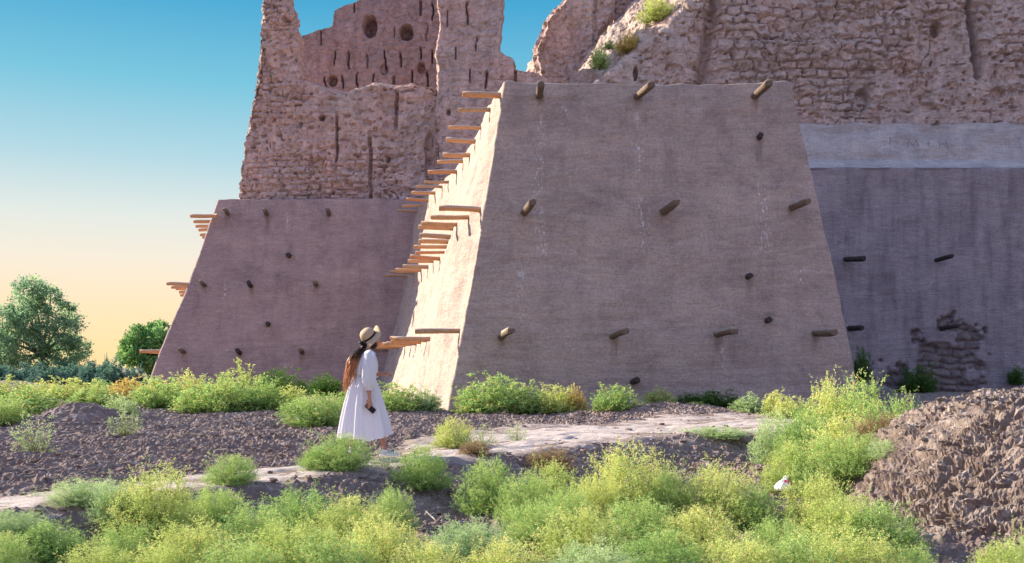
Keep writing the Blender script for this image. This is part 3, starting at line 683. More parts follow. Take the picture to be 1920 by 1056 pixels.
LM = {
    'green':  leafmat('shrub_leaf_green',  [(0.0, (0.08, 0.15, 0.05)), (0.4, (0.20, 0.30, 0.11)), (0.75, (0.36, 0.45, 0.19)), (0.94, (0.44, 0.48, 0.22)), (0.96, OR)]),
    'yellow': leafmat('shrub_leaf_yellow', [(0.0, (0.12, 0.18, 0.05)), (0.4, (0.31, 0.37, 0.13)), (0.75, (0.50, 0.51, 0.23)), (0.94, (0.58, 0.53, 0.26)), (0.96, OR)]),
    'pale':   leafmat('shrub_leaf_pale',   [(0.0, (0.12, 0.19, 0.10)), (0.4, (0.27, 0.36, 0.20)), (0.75, (0.44, 0.50, 0.31)), (0.94, (0.5, 0.53, 0.36)), (0.96, (0.5, 0.40, 0.24))]),
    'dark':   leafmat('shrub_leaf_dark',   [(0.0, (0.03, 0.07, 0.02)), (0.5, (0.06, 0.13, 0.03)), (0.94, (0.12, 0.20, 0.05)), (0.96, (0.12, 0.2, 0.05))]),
    'orange': leafmat('shrub_leaf_orange', [(0.0, (0.22, 0.18, 0.07)), (0.5, (0.44, 0.34, 0.13)), (0.94, (0.58, 0.45, 0.22)), (0.96, OR)]),
    'brown':  leafmat('shrub_leaf_brown',  [(0.0, (0.12, 0.08, 0.05)), (0.5, (0.22, 0.145, 0.10)), (0.94, (0.30, 0.24, 0.15)), (0.96, (0.3, 0.3, 0.1))]),
    'blue':   leafmat('hedge_leaf_bluish', [(0.0, (0.04, 0.09, 0.10)), (0.5, (0.08, 0.15, 0.15)), (0.94, (0.13, 0.23, 0.19)), (0.96, (0.12, 0.21, 0.14))]),
    'tree':   leafmat('tree_leaf', [(0.0, (0.08, 0.15, 0.12)), (0.5, (0.16, 0.25, 0.17)), (0.94, (0.27, 0.38, 0.22)), (0.96, (0.18, 0.32, 0.11))], 0.6),  # lightened and greyed: distance haze put into the leaf colour
    'tree2':  leafmat('tree_leaf_bright', [(0.0, (0.07, 0.16, 0.06)), (0.5, (0.19, 0.32, 0.13)), (0.94, (0.33, 0.46, 0.20)), (0.96, (0.26, 0.42, 0.12))]),
}
STEM, _, b_ = mat_new('twig'); b_.inputs['Base Color'].default_value = (0.24, 0.20, 0.10, 1)
BARK = woodmat('bark', (0.10, 0.08, 0.06), (0.2, 0.16, 0.12), None)

def leaf_tris(P0, D, size, aspect, rg):
    n = len(P0); L = size * rg.uniform(0.6, 1.35, (n, 1))
    D = D / (np.linalg.norm(D, axis=1, keepdims=True) + 1e-9)
    r = rg.normal(size=(n, 3)); S = np.cross(D, r); S /= np.linalg.norm(S, axis=1, keepdims=True) + 1e-9
    W = L * aspect
    V = np.stack([P0 - S * W * 0.5, P0 + S * W * 0.5, P0 + D * L + S * W * 0.15, P0 + D * L * 0.75 - S * W * 0.45], 1)
    return V.reshape(-1, 3), np.arange(n * 4).reshape(n, 4)
def bush_mesh(seed, nst, ntw, nlf, leaf, lobes=0.30, spread=1.0):
    rg = np.random.default_rng(seed)
    ph = rg.uniform(0, 2 * np.pi, nst); th = np.arccos(rg.uniform(0.03, 1, nst) ** 0.85) * spread
    lob = 1 + lobes * np.array([vn(np.array([math.cos(p) * 1.6 + 5]), np.array([math.sin(p) * 1.6]), np.array([t * 1.8]), seed)[0] for p, t in zip(ph, th)])
    rad = lob * (0.78 + 0.22 * rg.uniform(0, 1, nst) ** 0.7 + (rg.uniform(size=nst) < 0.14) * rg.uniform(0.05, 0.24, nst))
    tip = np.stack([np.sin(th) * np.cos(ph) * 0.5, np.sin(th) * np.sin(ph) * 0.5, np.cos(th) * 0.92 + 0.05], -1) * rad[:, None]
    tip[:, 2] = np.maximum(tip[:, 2], 0.06)
    base = rg.normal(0, 0.035, (nst, 3)); base[:, 2] = 0
    mid = base * 0.5 + tip * 0.45; mid[:, 2] = tip[:, 2] * 0.32; mid[:, :2] *= 1.25
    def pt(t, i): t = t[..., None]; return (1 - t) ** 2 * base[i] + 2 * t * (1 - t) * mid[i] + t * t * tip[i]
    i = np.repeat(np.arange(nst), ntw); t = 1 - rg.uniform(0, 1, len(i)) ** 1.5 * 0.75
    O = pt(t, i); tan = tip[i] - mid[i]; tan /= np.linalg.norm(tan, axis=1, keepdims=True)
    d = tan * 0.7 + rg.normal(0, 0.55, (len(i), 3)) + np.array([0, 0, 0.45]); d /= np.linalg.norm(d, axis=1, keepdims=True)
    ln = rg.uniform(0.07, 0.17, len(i)) * (0.55 + 0.45 * t)
    j = np.repeat(np.arange(len(i)), nlf); u = rg.uniform(0.05, 1.05, len(j))
    LP = O[j] + d[j] * (ln[j] * u)[:, None] + rg.normal(0, 0.008, (len(j), 3))
    LD = d[j] * 0.6 + rg.normal(0, 0.7, (len(j), 3))
    LP[:, 2] = np.maximum(LP[:, 2], 0.01)
    V, Fc = leaf_tris(LP, LD, leaf, 0.42, rg)
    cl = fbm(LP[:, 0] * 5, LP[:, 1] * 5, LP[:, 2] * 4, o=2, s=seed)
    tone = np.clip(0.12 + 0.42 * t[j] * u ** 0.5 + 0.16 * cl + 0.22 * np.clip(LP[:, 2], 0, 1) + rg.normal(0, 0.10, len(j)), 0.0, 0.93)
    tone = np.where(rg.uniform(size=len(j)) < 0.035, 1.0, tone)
    # stems
    ns = min(nst, 70); q = np.linspace(0, 0.97, 5); SV, SF = [], []
    for s in range(ns):
        p = pt(q, np.full(5, s))
        for k in range(5):
            r = 0.006 * (1 - 0.75 * q[k])
            for a in range(3): SV.append(p[k] + np.array([math.cos(a * 2.1), math.sin(a * 2.1), 0]) * r)
        b0 = s * 15
        for k in range(4):
            for a in range(3): SF.append((b0 + k * 3 + a, b0 + k * 3 + (a + 1) % 3, b0 + k * 3 + 3 + (a + 1) % 3, b0 + k * 3 + 3 + a))
    return V, Fc, np.repeat(tone, 4), np.array(SV), np.array(SF)
PROT = {}
def proto(level, k):
    key = (level, k)
    if key not in PROT:
        par = {'near': (300, 11, 13, 0.0165), 'mid': (220, 9, 10, 0.024), 'far': (120, 8, 8, 0.042), 'sparse': (40, 8, 9, 0.024), 'hedge': (170, 10, 12, 0.045)}[level]
        V, Fc, tone, SV, SF = bush_mesh(1000 + k * 7 + len(level), *par, lobes=0.20 if level != 'sparse' else 0.5)
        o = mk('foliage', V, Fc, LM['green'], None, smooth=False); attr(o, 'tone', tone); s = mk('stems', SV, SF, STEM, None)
        PROT[key] = (o.data, s.data); bpy.data.objects.remove(o); bpy.data.objects.remove(s)
    return PROT[key]
def bush(px, top, wpx, d, var, label, level=None, k=None, z0=None, name='shrub', cat='shrub', group='feathery shrubs', flat=None):
    X_ = (px - 960) * d / F; zg = ground_z(X_, d) if z0 is None else z0
    if z0 is None: zg = max(zg, float(-0.42 + mound_h(np.array([X_]), np.array([d]))[0]) if X_ > 2.6 else zg)
    h = max(0.12, CH - (top - HZ) * d / F - zg + 0.03); wd = wpx * d / F * 1.2; h *= 0.94
    level = level or ('near' if d < 10.8 else 'mid' if d < 21 else 'far')
    rr = random.Random(int(px * 13 + top)); k = rr.randrange(4) if k is None else k
    fm, sm = proto(level, k)
    e = empty(name, (X_, d, zg - 0.03)); e.rotation_euler = (0, 0, rr.uniform(0, 6.28)); e.scale = (wd, wd * rr.uniform(0.9, 1.1), h)
    f = bpy.data.objects.new('foliage', fm); COL.objects.link(f); f.parent = e
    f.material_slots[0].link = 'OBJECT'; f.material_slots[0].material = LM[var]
    if d < 30 or z0 is not None:
        s = bpy.data.objects.new('stems', sm); COL.objects.link(s); s.parent = e
    tag(e, label, cat, group)
    return e
B = [
 # far band on the left, horizon side
 (18, 708, 95, 33, 'yellow', 'yellowish shrub at the far left edge, below the big tree'),
 (78, 712, 80, 35, 'yellow', 'low yellow-green shrub below the middle of the big tree'),
 (140, 704, 100, 34, 'yellow', 'yellow shrub below the right side of the big round tree'),
 (190, 712, 60, 38, 'green', 'small green far shrub between the big tree and orange shrub'),
 (238, 706, 76, 34, 'orange', 'orange-yellow dry shrub left of the left buttress foot'),
 (300, 706, 75, 33, 'yellow', 'yellow-green shrub at the left foot corner of the left buttress'),
 (45, 722, 130, 21.5, 'green', 'large fresh green shrub at the left edge, behind the dark clods'),
 (5, 742, 90, 20, 'green', 'green shrub cut by the left frame edge at mid height'),
 (66, 775, 90, 14.2, 'pale', 'sparse pale weed growing from the dark clods near the left edge', 'sparse'),
 (178, 722, 100, 24, 'green', 'green shrub on the small soil ridge right of the dark hump'),
 (232, 758, 72, 17, 'pale', 'thin pale bluish shrub standing alone on the dark clods', 'sparse'),
 (226, 738, 60, 22, 'pale', 'pale bluish shrub just behind the lone thin shrub'),
 (300, 702, 95, 26, 'green', 'rounded green shrub before the left buttress corner'),
 (352, 694, 90, 28, 'yellow', 'yellow-green shrub below the first low log of the left buttress'),
 (375, 712, 90, 25, 'green', 'green shrub in the row, second clump right of the buttress corner'),
 (425, 700, 100, 24.5, 'green', 'tall green shrub in front of the left buttress, below its second low log'),
 (447, 682, 100, 27, 'yellow', 'tallest yellow-tipped shrub in front of the left buttress'),
 (492, 706, 90, 25, 'green', 'green shrub right of the tallest yellow-tipped shrub'),
 (528, 686, 90, 40, 'dark', 'dark shaded shrub at the foot of the left buttress'),
 (545, 722, 80, 26, 'yellow', 'yellow-green shrub in front of the dark shaded shrub'),
 (598, 730, 110, 20, 'green', 'wide green shrub directly left of the woman'),
 (560, 745, 70, 22, 'green', 'small green shrub at the left flank of the wide shrub by the woman'),
 (612, 700, 70, 42, 'dark', 'small dark shrub at the buttress foot just left of the woman'),
 (655, 728, 70, 24, 'green', 'green shrub hidden half behind the white dress'),
 (740, 712, 90, 27, 'green', 'saturated green shrub at the sunlit foot right of the woman'),
 (797, 724, 60, 27.2, 'pale', 'pale thin shrub against the sunlit buttress flank'),
 (880, 722, 60, 26.5, 'green', 'small green shrub at the left corner of the front buttress'),
 (922, 694, 115, 26, 'green', 'big round green shrub at the front buttress, left of its centre'),
 (992, 718, 75, 26, 'green', 'green shrub second from the left corner of the front buttress'),
 (1042, 716, 70, 26, 'yellow', 'yellowish shrub with a reddish neighbour under the front buttress'),
 (1078, 724, 42, 26, 'orange', 'small reddish dry shrub under the front buttress'),
 (1150, 716, 78, 25, 'green', 'compact bright green shrub standing alone under the front buttress'),
 (1198, 742, 28, 26, 'pale', 'tiny pale shrub beside the lone compact shrub', 'sparse'),
 (1235, 726, 62, 27, 'yellow', 'yellow-green shrub above the small hump behind the path'),
 (1292, 736, 60, 27.4, 'dark', 'dark green shrub, left of two in shade under the front buttress'),
 (1346, 728, 75, 27.2, 'dark', 'dark green shrub, right of two in shade under the front buttress'),
 (1306, 752, 34, 26, 'yellow', 'small yellow-green shrub in front of the two dark ones'),
 (1404, 738, 68, 25, 'pale', 'pale green low shrub right of the two dark shrubs'),
 (1452, 730, 50, 24, 'yellow', 'sparse yellow shrub between the pale low shrub and the tall clump'),
 (1482, 738, 56, 22, 'yellow', 'yellowish shrub at the left edge of the tall right clump'),
 # right clump
 (1560, 696, 110, 17, 'yellow', 'tall feathery yellow-green shrub, highest of the right clump, left half', 'mid'),
 (1620, 692, 120, 16.5, 'green', 'tall feathery green shrub at the buttress right foot corner', 'mid'),
 (1692, 728, 78, 15.6, 'green', 'green shrub just left of the dirt mound top', 'mid'),
 (1640, 745, 100, 14.6, 'green', 'green shrub low in the right clump, above the brown one', 'mid'),
 (1512, 752, 110, 14.6, 'green', 'green shrub at the end of the pale path', 'mid'),
 (1455, 762, 80, 15.2, 'pale', 'pale shrub spilling over the end of the path', 'mid'),
 (1575, 765, 120, 13.4, 'yellow', 'dense yellow-green shrub in the middle of the right clump', 'mid'),
 (1650, 768, 115, 12.6, 'brown', 'rusty brown dry shrub at the left foot of the dirt mound', 'mid'),
 (1545, 806, 130, 11.9, 'green', 'green shrub below the dense one in the right clump', 'near'),
 (1480, 822, 90, 12.2, 'yellow', 'yellow shrub with rusty stems at the bank edge, left of the right clump', 'near'),
 (1612, 800, 100, 11.6, 'green', 'green shrub beside the lower slope of the dirt mound', 'near'),
 (1660, 822, 60, 11.2, 'pale', 'small pale shrub on the mound flank', 'near'),
 (1340, 798, 120, 17.0, 'pale', 'low creeping pale weed on the path, right half', 'mid'),
 (1290, 800, 50, 18.0, 'pale', 'little pale weed at the left end of the creeping weed', 'sparse'),
 # middle foreground
 (640, 808, 128, 11.6, 'green', 'round green shrub in front of the hem of the white dress', 'near'),
 (596, 832, 60, 11.6, 'green', 'small green shrub leaning on the one at the dress hem', 'near'),
 (722, 838, 60, 11.9, 'pale', 'sparse pale weed in front of the white shoe', 'sparse'),
 (436, 848, 100, 10.2, 'green', 'green shrub on the near side of the path, left of centre', 'near'),
 (792, 828, 100, 11.4, 'green', 'green shrub right of the white shoe', 'near'),
 (850, 778, 70, 14.6, 'yellow', 'yellow upright shrub on the path edge, right of the woman', 'mid'),
 (905, 790, 60, 14.8, 'pale', 'thin pale shrub next to the yellow upright one', 'sparse'),
 (890, 822, 60, 13.4, 'brown', 'brownish dry shrub under the yellow upright one', 'mid'),
 (970, 790, 50, 15.6, 'pale', 'sparse wispy weed in the middle of the path', 'sparse'),
 (915, 846, 110, 10.9, 'green', 'green shrub at the bare soil gap, left of centre', 'near'),
 (1030, 834, 90, 13.4, 'brown', 'reddish-brown dry tuft on the bank edge below the path', 'mid'),
 (1035, 858, 110, 10.8, 'yellow', 'yellow-green shrub below the reddish-brown tuft', 'near'),
 (985, 880, 100, 10.3, 'green', 'green shrub between the bare soil gap and the yellow-green one', 'near'),
 (1190, 826, 165, 10.2, 'yellow', 'large yellow-tipped shrub in front of the dark bank', 'near'),
 (1255, 872, 90, 10.0, 'green', 'green shrub at the right side of the large yellow-tipped one', 'near'),
 (1345, 858, 150, 9.9, 'yellow', 'yellow rounded shrub below the dark bank', 'near'),
 (1415, 900, 100, 9.6, 'green', 'green shrub left of the plastic bag', 'near'),
 (1110, 880, 110, 9.9, 'yellow', 'yellow-green shrub left of the large yellow-tipped one', 'near'),
 # left foreground
 (160, 895, 120, 8.6, 'pale', 'pale shrub at the near edge of the path, left side', 'near'),
 (70, 915, 60, 8.9, 'pale', 'wispy pale weed on the path near the left edge', 'sparse'),
 (285, 868, 160, 8.2, 'yellow', 'tall golden-green shrub on the near side of the path, left quarter', 'near'),
 (212, 892, 80, 8.3, 'pale', 'pale green shrub hugging the golden-green one', 'near'),
 (20, 952, 110, 7.6, 'pale', 'pale green shrub in the lower left corner', 'near'),
 (88, 972, 130, 7.4, 'green', 'green shrub next to the lower left corner', 'near'),
 (0, 992, 110, 7.0, 'green', 'green shrub cut by the bottom left corner', 'near'),
 (405, 905, 110, 8.8, 'green', 'green shrub below the path, right of the golden-green one', 'near'),
 (360, 965, 170, 7.3, 'yellow', 'broad golden shrub at the bottom, left of centre', 'near'),
 (470, 935, 150, 7.9, 'green', 'green shrub in the mass left of bottom centre', 'near'),
 (560, 905, 150, 8.7, 'green', 'green shrub below the round shrub at the dress hem', 'near'),
 (545, 960, 180, 7.2, 'yellow', 'broad yellow shrub in the mass, bottom left of centre', 'near'),
 (660, 920, 150, 8.3, 'yellow', 'yellow-green shrub below the woman', 'near'),
 (720, 958, 160, 7.5, 'yellow', 'yellow shrub left of the bare gap with the twig', 'near'),
 (630, 990, 170, 6.9, 'green', 'green shrub at the bottom edge below the woman', 'near'),
 (450, 1000, 170, 6.8, 'green', 'green shrub at the bottom edge, left of centre', 'near'),
 (310, 1010, 110, 6.9, 'yellow', 'yellow shrub at the bottom edge beside the dark soil patch', 'near'),
 (880, 968, 150, 7.9, 'pale', 'pale green shrub right of the bare gap with the twig', 'near'),
 (800, 1010, 150, 6.9, 'yellow', 'yellow shrub at the bottom edge below the twig', 'near'),
 (950, 1000, 170, 6.9, 'yellow', 'yellow shrub at the bottom edge, centre', 'near'),
 (1000, 930, 130, 8.6, 'green', 'green shrub above the pale one right of the bare gap', 'near'),
 (1090, 945, 160, 8.0, 'yellow', 'yellow shrub in the front mass, right of centre', 'near'),
 (1110, 1005, 170, 6.8, 'pale', 'pale green shrub at the bottom edge, right of centre', 'near'),
 (1200, 925, 150, 8.8, 'green', 'green shrub below the large yellow-tipped one', 'near'),
 (1240, 985, 170, 7.1, 'green', 'dark-hearted green shrub at the bottom, right of centre', 'near'),
 (1310, 945, 140, 8.4, 'yellow', 'yellow shrub in the front mass, below the yellow rounded one', 'near'),
 (1385, 995, 170, 7.0, 'yellow', 'yellow shrub at the bottom edge, under the plastic bag', 'near'),
 (1455, 960, 120, 7.9, 'green', 'green shrub just below the plastic bag', 'near'),
 (1535, 876, 130, 9.3, 'yellow', 'yellow shrub right of the plastic bag', 'near'),
 (1590, 915, 150, 8.6, 'yellow', 'yellow-green shrub left of the mound foot', 'near'),
 (1655, 935, 130, 8.3, 'green', 'green shrub overlapping the lower left foot of the mound', 'near'),
 (1500, 990, 160, 7.0, 'green', 'green shrub at the bottom edge, right part', 'near'),
 (1610, 985, 180, 7.1, 'yellow', 'broad yellow shrub at the bottom edge before the mound', 'near'),
 (1715, 1015, 90, 7.2, 'green', 'small green shrub at the bottom, in front of the mound foot', 'near'),
 (1880, 1002, 120, 6.9, 'yellow', 'yellow-green shrub in the lower right corner', 'near'),
 (232, 972, 120, 7.6, 'green', 'green shrub left of the bare dark soil patch, near the bottom', 'near'),
 (180, 1010, 130, 6.9, 'yellow', 'yellow shrub at the bottom edge, second clump from the left corner', 'near'),
 (735, 905, 80, 9.6, 'green', 'small green shrub on the bank below the white shoe', 'near'),
 (1060, 905, 110, 9.2, 'green', 'fresh green shrub between two yellow ones, right of centre', 'near'),
 (1935, 985, 100, 7.1, 'green', 'green shrub cut by the right edge near the bottom corner', 'near'),
]
for row in B:
    bush(*row[:6], level=row[6] if len(row) > 6 else None)
# shrubs growing on the walls and ruins
for px, top, w_, d, var, base, lab in (
    (1233, -8, 66, 53.6, 'yellow', 44, 'bright green shrub growing high on the sunlit ruin slope'),
    (1180, 58, 48, 53.0, 'orange', 100, 'golden dry shrub growing on the middle of the ruin slope'),
    (1124, 84, 38, 52.6, 'green', 130, 'pale green shrub at the foot of the ruin slope'),
    (1142, 74, 20, 53.6, 'green', 92, 'tiny green shrub above the one at the slope foot')):
    bush(px, top, w_, d, var, lab, level='far', z0=P(px, base, d)[2], group='shrubs on the ruin')
for px, top, w_, d, base, lab in ((1722, 680, 62, 49.3, 745, 'dark green shrub growing in front of the exposed brick patch'),
    (1618, 650, 34, 48.6, 720, 'dark shrub in the corner of the front buttress and curtain wall'), (1908, 684, 30, 49.2, 722, 'small dark green shrub on the curtain wall at the right edge')):
    bush(px, top, w_, d, 'dark', lab, level='far', z0=P(px, base, d)[2], group='dark shrubs by the curtain wall')
# bluish hedge bushes on the horizon
for i, (px, top, w_) in enumerate(((-20, 676, 90), (45, 684, 80), (95, 680, 70), (140, 682, 60), (178, 676, 56), (212, 674, 60), (250, 684, 46), (200, 668, 18))):
    lab = ('bluish bush below the big tree at the left frame edge', 'bluish bush under the trunk of the big tree', 'bluish bush right of the big tree trunk', 'bluish bush below the right rim of the big tree',
           'bluish bush in the gap just right of the big tree', 'rounded bluish bush midway between the two trees', 'bluish bush left of the second tree foot', 'thin spiky bluish sapling above the bushes between the trees')[i]
    d = 68 - 1.5 * (i % 3); e = bush(px, top, w_, d, 'blue', lab, level='hedge', k=i % 4, z0=-0.9, group='bluish bushes on the horizon', name='bush', cat='bush')

# ------------------------------------------------------------------ trees
def tube(bm_V, bm_F, pts, rads, n=7):
    base = len(bm_V)
    for i, (p, r) in enumerate(zip(pts, rads)):
        d = (Vector(pts[min(i + 1, len(pts) - 1)]) - Vector(pts[max(i - 1, 0)])).normalized(); q = d.to_track_quat('Z', 'X').to_matrix()
        for k in range(n):
            a = 2 * math.pi * k / n; bm_V.append(tuple(Vector(p) + q @ Vector((math.cos(a) * r, math.sin(a) * r, 0))))
    for i in range(len(pts) - 1):
        for k in range(n): bm_F.append((base + i * n + k, base + i * n + (k + 1) % n, base + (i + 1) * n + (k + 1) % n, base + (i + 1) * n + k))
    bm_F.append(tuple(base + (len(pts) - 1) * n + k for k in range(n))); bm_F.append(tuple(base + k for k in reversed(range(n))))
def tree(px, d, lobes, seed, mat, leaf, nleaf, label, trunk_h):
    """lobes: (px,py,rx_px,ry_px) clumps of the crown"""
    rg = np.random.default_rng(seed); X0 = (px - 960) * d / F; e = empty('tree', (X0, d, -0.2))
    V, Fc = [], []; C3 = []
    for (lx, ly, rx, ry) in lobes:
        c = np.array(P(lx, ly, d)); c[1] += rg.uniform(-1, 1) * rx * d / F * 0.9; C3.append((c, rx * d / F, ry * d / F))
    fork = Vector((X0, d, trunk_h)); tube(V, Fc, [(X0, d, -0.4), (X0 + .05, d, trunk_h * .5), tuple(fork)], [.28, .22, .19])
    for c, rx, rz in C3:
        m = fork.lerp(Vector(c), 0.5) + Vector((rg.uniform(-.3, .3), rg.uniform(-.3, .3), .2)); tube(V, Fc, [tuple(fork), tuple(m), tuple(c), tuple(c + np.array([0, 0, rz * .7]))], [.14, .09, .05, .015], 5)
    mk('trunk', V, Fc, BARK, e)
    P_, T_ = [], []
    tot = sum(rx * rz for _, rx, rz in C3)
    for c, rx, rz in C3:
        ncl = max(6, int(70 * rx * rz / tot * len(C3) * 0.75))
        u = rg.normal(size=(ncl, 3)); u /= np.linalg.norm(u, axis=1, keepdims=True); r = rg.uniform(0.35, 1.05, (ncl, 1)) ** 0.6
        cc = c + u * r * np.array([rx, rx, rz]); k = int(nleaf * rx * rz / tot / ncl) + 1
        sz = rg.uniform(0.12, 0.27, (ncl, 1)) * min(rx, rz) ** 0.5
        p = np.repeat(cc, k, 0) + rg.normal(size=(ncl * k, 3)) * np.repeat(sz, k, 0) * np.array([1, 1, 0.75])
        P_.append(p); T_.append(np.repeat(rg.normal(0.42, 0.17, ncl), k))
    p = np.concatenate(P_); t = np.concatenate(T_) + rg.normal(0, 0.1, len(p))
    Vl, Fl = leaf_tris(p, rg.normal(size=p.shape) + np.array([0, 0, .3]), leaf, 0.6, rg)
    cr = mk('crown', Vl, Fl, mat, e, smooth=False); attr(cr, 'tone', np.repeat(np.clip(t, 0, .93), 4))
    tag(e, label, 'tree', 'trees on the left horizon'); return e
tree(78, 80, [(70, 548, 34, 28), (95, 560, 26, 26), (40, 575, 32, 30), (20, 615, 36, 40), (78, 605, 40, 40), (122, 588, 22, 24), (132, 622, 30, 30), (60, 650, 48, 36), (110, 655, 40, 34), (-15, 640, 34, 40), (5, 680, 40, 25), (140, 655, 18, 22), (45, 690, 50, 18), (105, 686, 46, 20), (135, 684, 26, 14)],
     11, LM['tree'], 0.16, 30000, 'large rounded airy tree on the far left horizon', 2.2)
tree(280, 88, [(262, 640, 26, 26), (290, 625, 28, 20), (310, 645, 26, 30), (270, 668, 34, 24), (246, 665, 20, 20), (300, 680, 34, 20)], 12, LM['tree2'], 0.22, 16000, 'smaller bright green tree half hidden by the left buttress edge', 1.8)

# ------------------------------------------------------------------ litter and twig
def blob(name, loc, pts, faces, mat, label, cat):
    pass
WHITE, _, b_ = mat_new('white_plastic', 0.4); b_.inputs['Base Color'].default_value = (0.80, 0.80, 0.80, 1)
PINK, _, b_ = mat_new('pink_print', 0.5); b_.inputs['Base Color'].default_value = (0.75, 0.08, 0.22, 1)
def crumple(name, px, py, d, wpx, hpx, seed, parent=None, mat=WHITE, zoff=0.0):
    c = Vector(P(px, py, d)); V = []; n1, n2 = 26, 18
    for i in range(n2):
        ph = math.pi * i / (n2 - 1)
        for j in range(n1):
            th = 2 * math.pi * j / n1; x, y, z = math.sin(ph) * math.cos(th), math.sin(ph) * math.sin(th), math.cos(ph)
            k = 1 + 0.35 * float(ridge(np.array([x * 1.6]), np.array([y * 1.6 + seed]), np.array([z * 1.6]), o=3, s=seed)[0]) - 0.2
            lean = 0.0
            if name == 'plastic_bag': z = max(z, -0.55); lean = 0.30 * (z + 0.55); k = k * (1.05 - 0.25 * z) + 0.12 * math.sin(5 * th + 3 * z)
            V.append((c.x + (x * k * (0.62 - 0.28 * z) + lean) * wpx * .5 * d / F, c.y + y * k * .3 * wpx * d / F, c.z + z * k * hpx * .5 * d / F))
    return mk(name, V, gridF(n2, n1, True), mat, parent)
bag = crumple('plastic_bag', 1466, 908, 9.55, 32, 30, 9)
tag(bag, 'crumpled white plastic bag with a pink mark, caught among the shrubs by the mound', 'plastic bag')
bag.data.materials.append(PINK)
for p in bag.data.polygons:
    q = p.center; pxx_ = 960 + q.x * F / q.y; pyy_ = HZ - (q.z - CH) * F / q.y
    if 1470 < pxx_ < 1480 and 900 < pyy_ < 906: p.material_index = 1
sc = crumple('paper_scrap', 1183, 757, 25.0, 12, 22, 8); tag(sc, 'small white scrap of litter beside the lone compact green shrub', 'litter')
V, Fc = [], []
z0 = ground_z((800 - 960) * 9.0 / F, 9.0)
tube(V, Fc, [P(798, 958, 9.6), P(806, 966, 9.4), P(813, 972, 9.25), P(818, 978, 9.15)], [.007, .008, .006, .003], 5)
tube(V, Fc, [P(806, 966, 9.4), P(812, 962, 9.42), P(820, 964, 9.45)], [.005, .004, .002], 5)
TW, _, b_ = mat_new('bleached_twig'); b_.inputs['Base Color'].default_value = (0.5, 0.42, 0.36, 1)
tw = mk('twig', V, Fc, TW); tag(tw, 'bleached forked twig lying on the bare dark soil gap', 'twig')

# ------------------------------------------------------------------ the woman
DW = 13.2
WX, WY = (690 - 960) * DW / F, DW
WZ = CH - (854 - HZ) * DW / F
person = empty('person', (WX, WY, WZ))
tag(person, 'woman with long auburn hair, white dress and straw hat, looking up', 'person')
def flat_mat(name, c, rough=0.6, tr=None):
    m, n, b = mat_new(name, rough); b.inputs['Base Color'].default_value = (*c, 1)
    return m, n, b
SKIN, _, b_ = flat_mat('skin', (0.48, 0.235, 0.16), 0.5); b_.inputs['Subsurface Weight'].default_value = 0.1; b_.inputs['Subsurface Radius'].default_value = (0.02, 0.008, 0.004)
CLOTH, n_, b_ = flat_mat('white_cotton', (0.92, 0.92, 0.96), 0.9)
tr_ = N(n_, 'ShaderNodeBsdfTranslucent'); tr_.inputs[0].default_value = (0.85, 0.85, 0.93, 1); mx_ = N(n_, 'ShaderNodeMixShader'); mx_.inputs[0].default_value = 0.42
n_.links.new(b_.outputs[0], mx_.inputs[1]); n_.links.new(tr_.outputs[0], mx_.inputs[2]); n_.links.new(mx_.outputs[0], n_.nodes['Material Output'].inputs[0])
vv = N(n_, 'ShaderNodeTexCoord').outputs['Object']; bump(n_, b_, noise(n_, mapping(n_, vv, (1, 1, 0.3)), 26, 5, 0.6), 0.35, 0.01)
STRAW, n_, b_ = flat_mat('straw', (0.47, 0.345, 0.235), 0.8); vv = N(n_, 'ShaderNodeTexCoord').outputs['Object']
bump(n_, b_, noise(n_, vv, 120, 3, 0.6), 0.5, 0.004)
BLACK, _, _b = flat_mat('black_ribbon', (0.012, 0.012, 0.016), 0.6)
HAIR, n_, b_ = mat_new('auburn_hair', 0.45); vv = N(n_, 'ShaderNodeTexCoord').outputs['Object']; sp_ = N(n_, 'ShaderNodeSeparateXYZ'); n_.links.new(vv, sp_.inputs[0])
n_.links.new(ramp(n_, mth(n_, 'ADD', sp_.outputs['Z'], mth(n_, 'MULTIPLY', noise(n_, vv, 18, 3), 0.2)), [(0.95, (0.50, 0.21, 0.10)), (1.0, (0.03, 0.015, 0.012))]), b_.inputs['Base Color'])
hz_ = [x for x in n_.nodes if x.type == 'VALTORGB'][0]; mr_ = N(n_, 'ShaderNodeMapRange'); mr_.inputs['From Min'].default_value = 1.18; mr_.inputs['From Max'].default_value = 1.52
src = hz_.inputs[0].links[0].from_socket; n_.links.new(src, mr_.inputs['Value']); n_.links.new(mr_.outputs[0], hz_.inputs[0]); hz_.color_ramp.elements[0].position = 0.35; hz_.color_ramp.elements[1].position = 0.75
SHOE, _, _b = flat_mat('shoe_white', (0.68, 0.72, 0.74), 0.5)
PHN, _, _b = flat_mat('phone_black', (0.01, 0.01, 0.014), 0.2)

def Wp(x, y, z): return Vector((WX + x, WY + y, WZ + z))
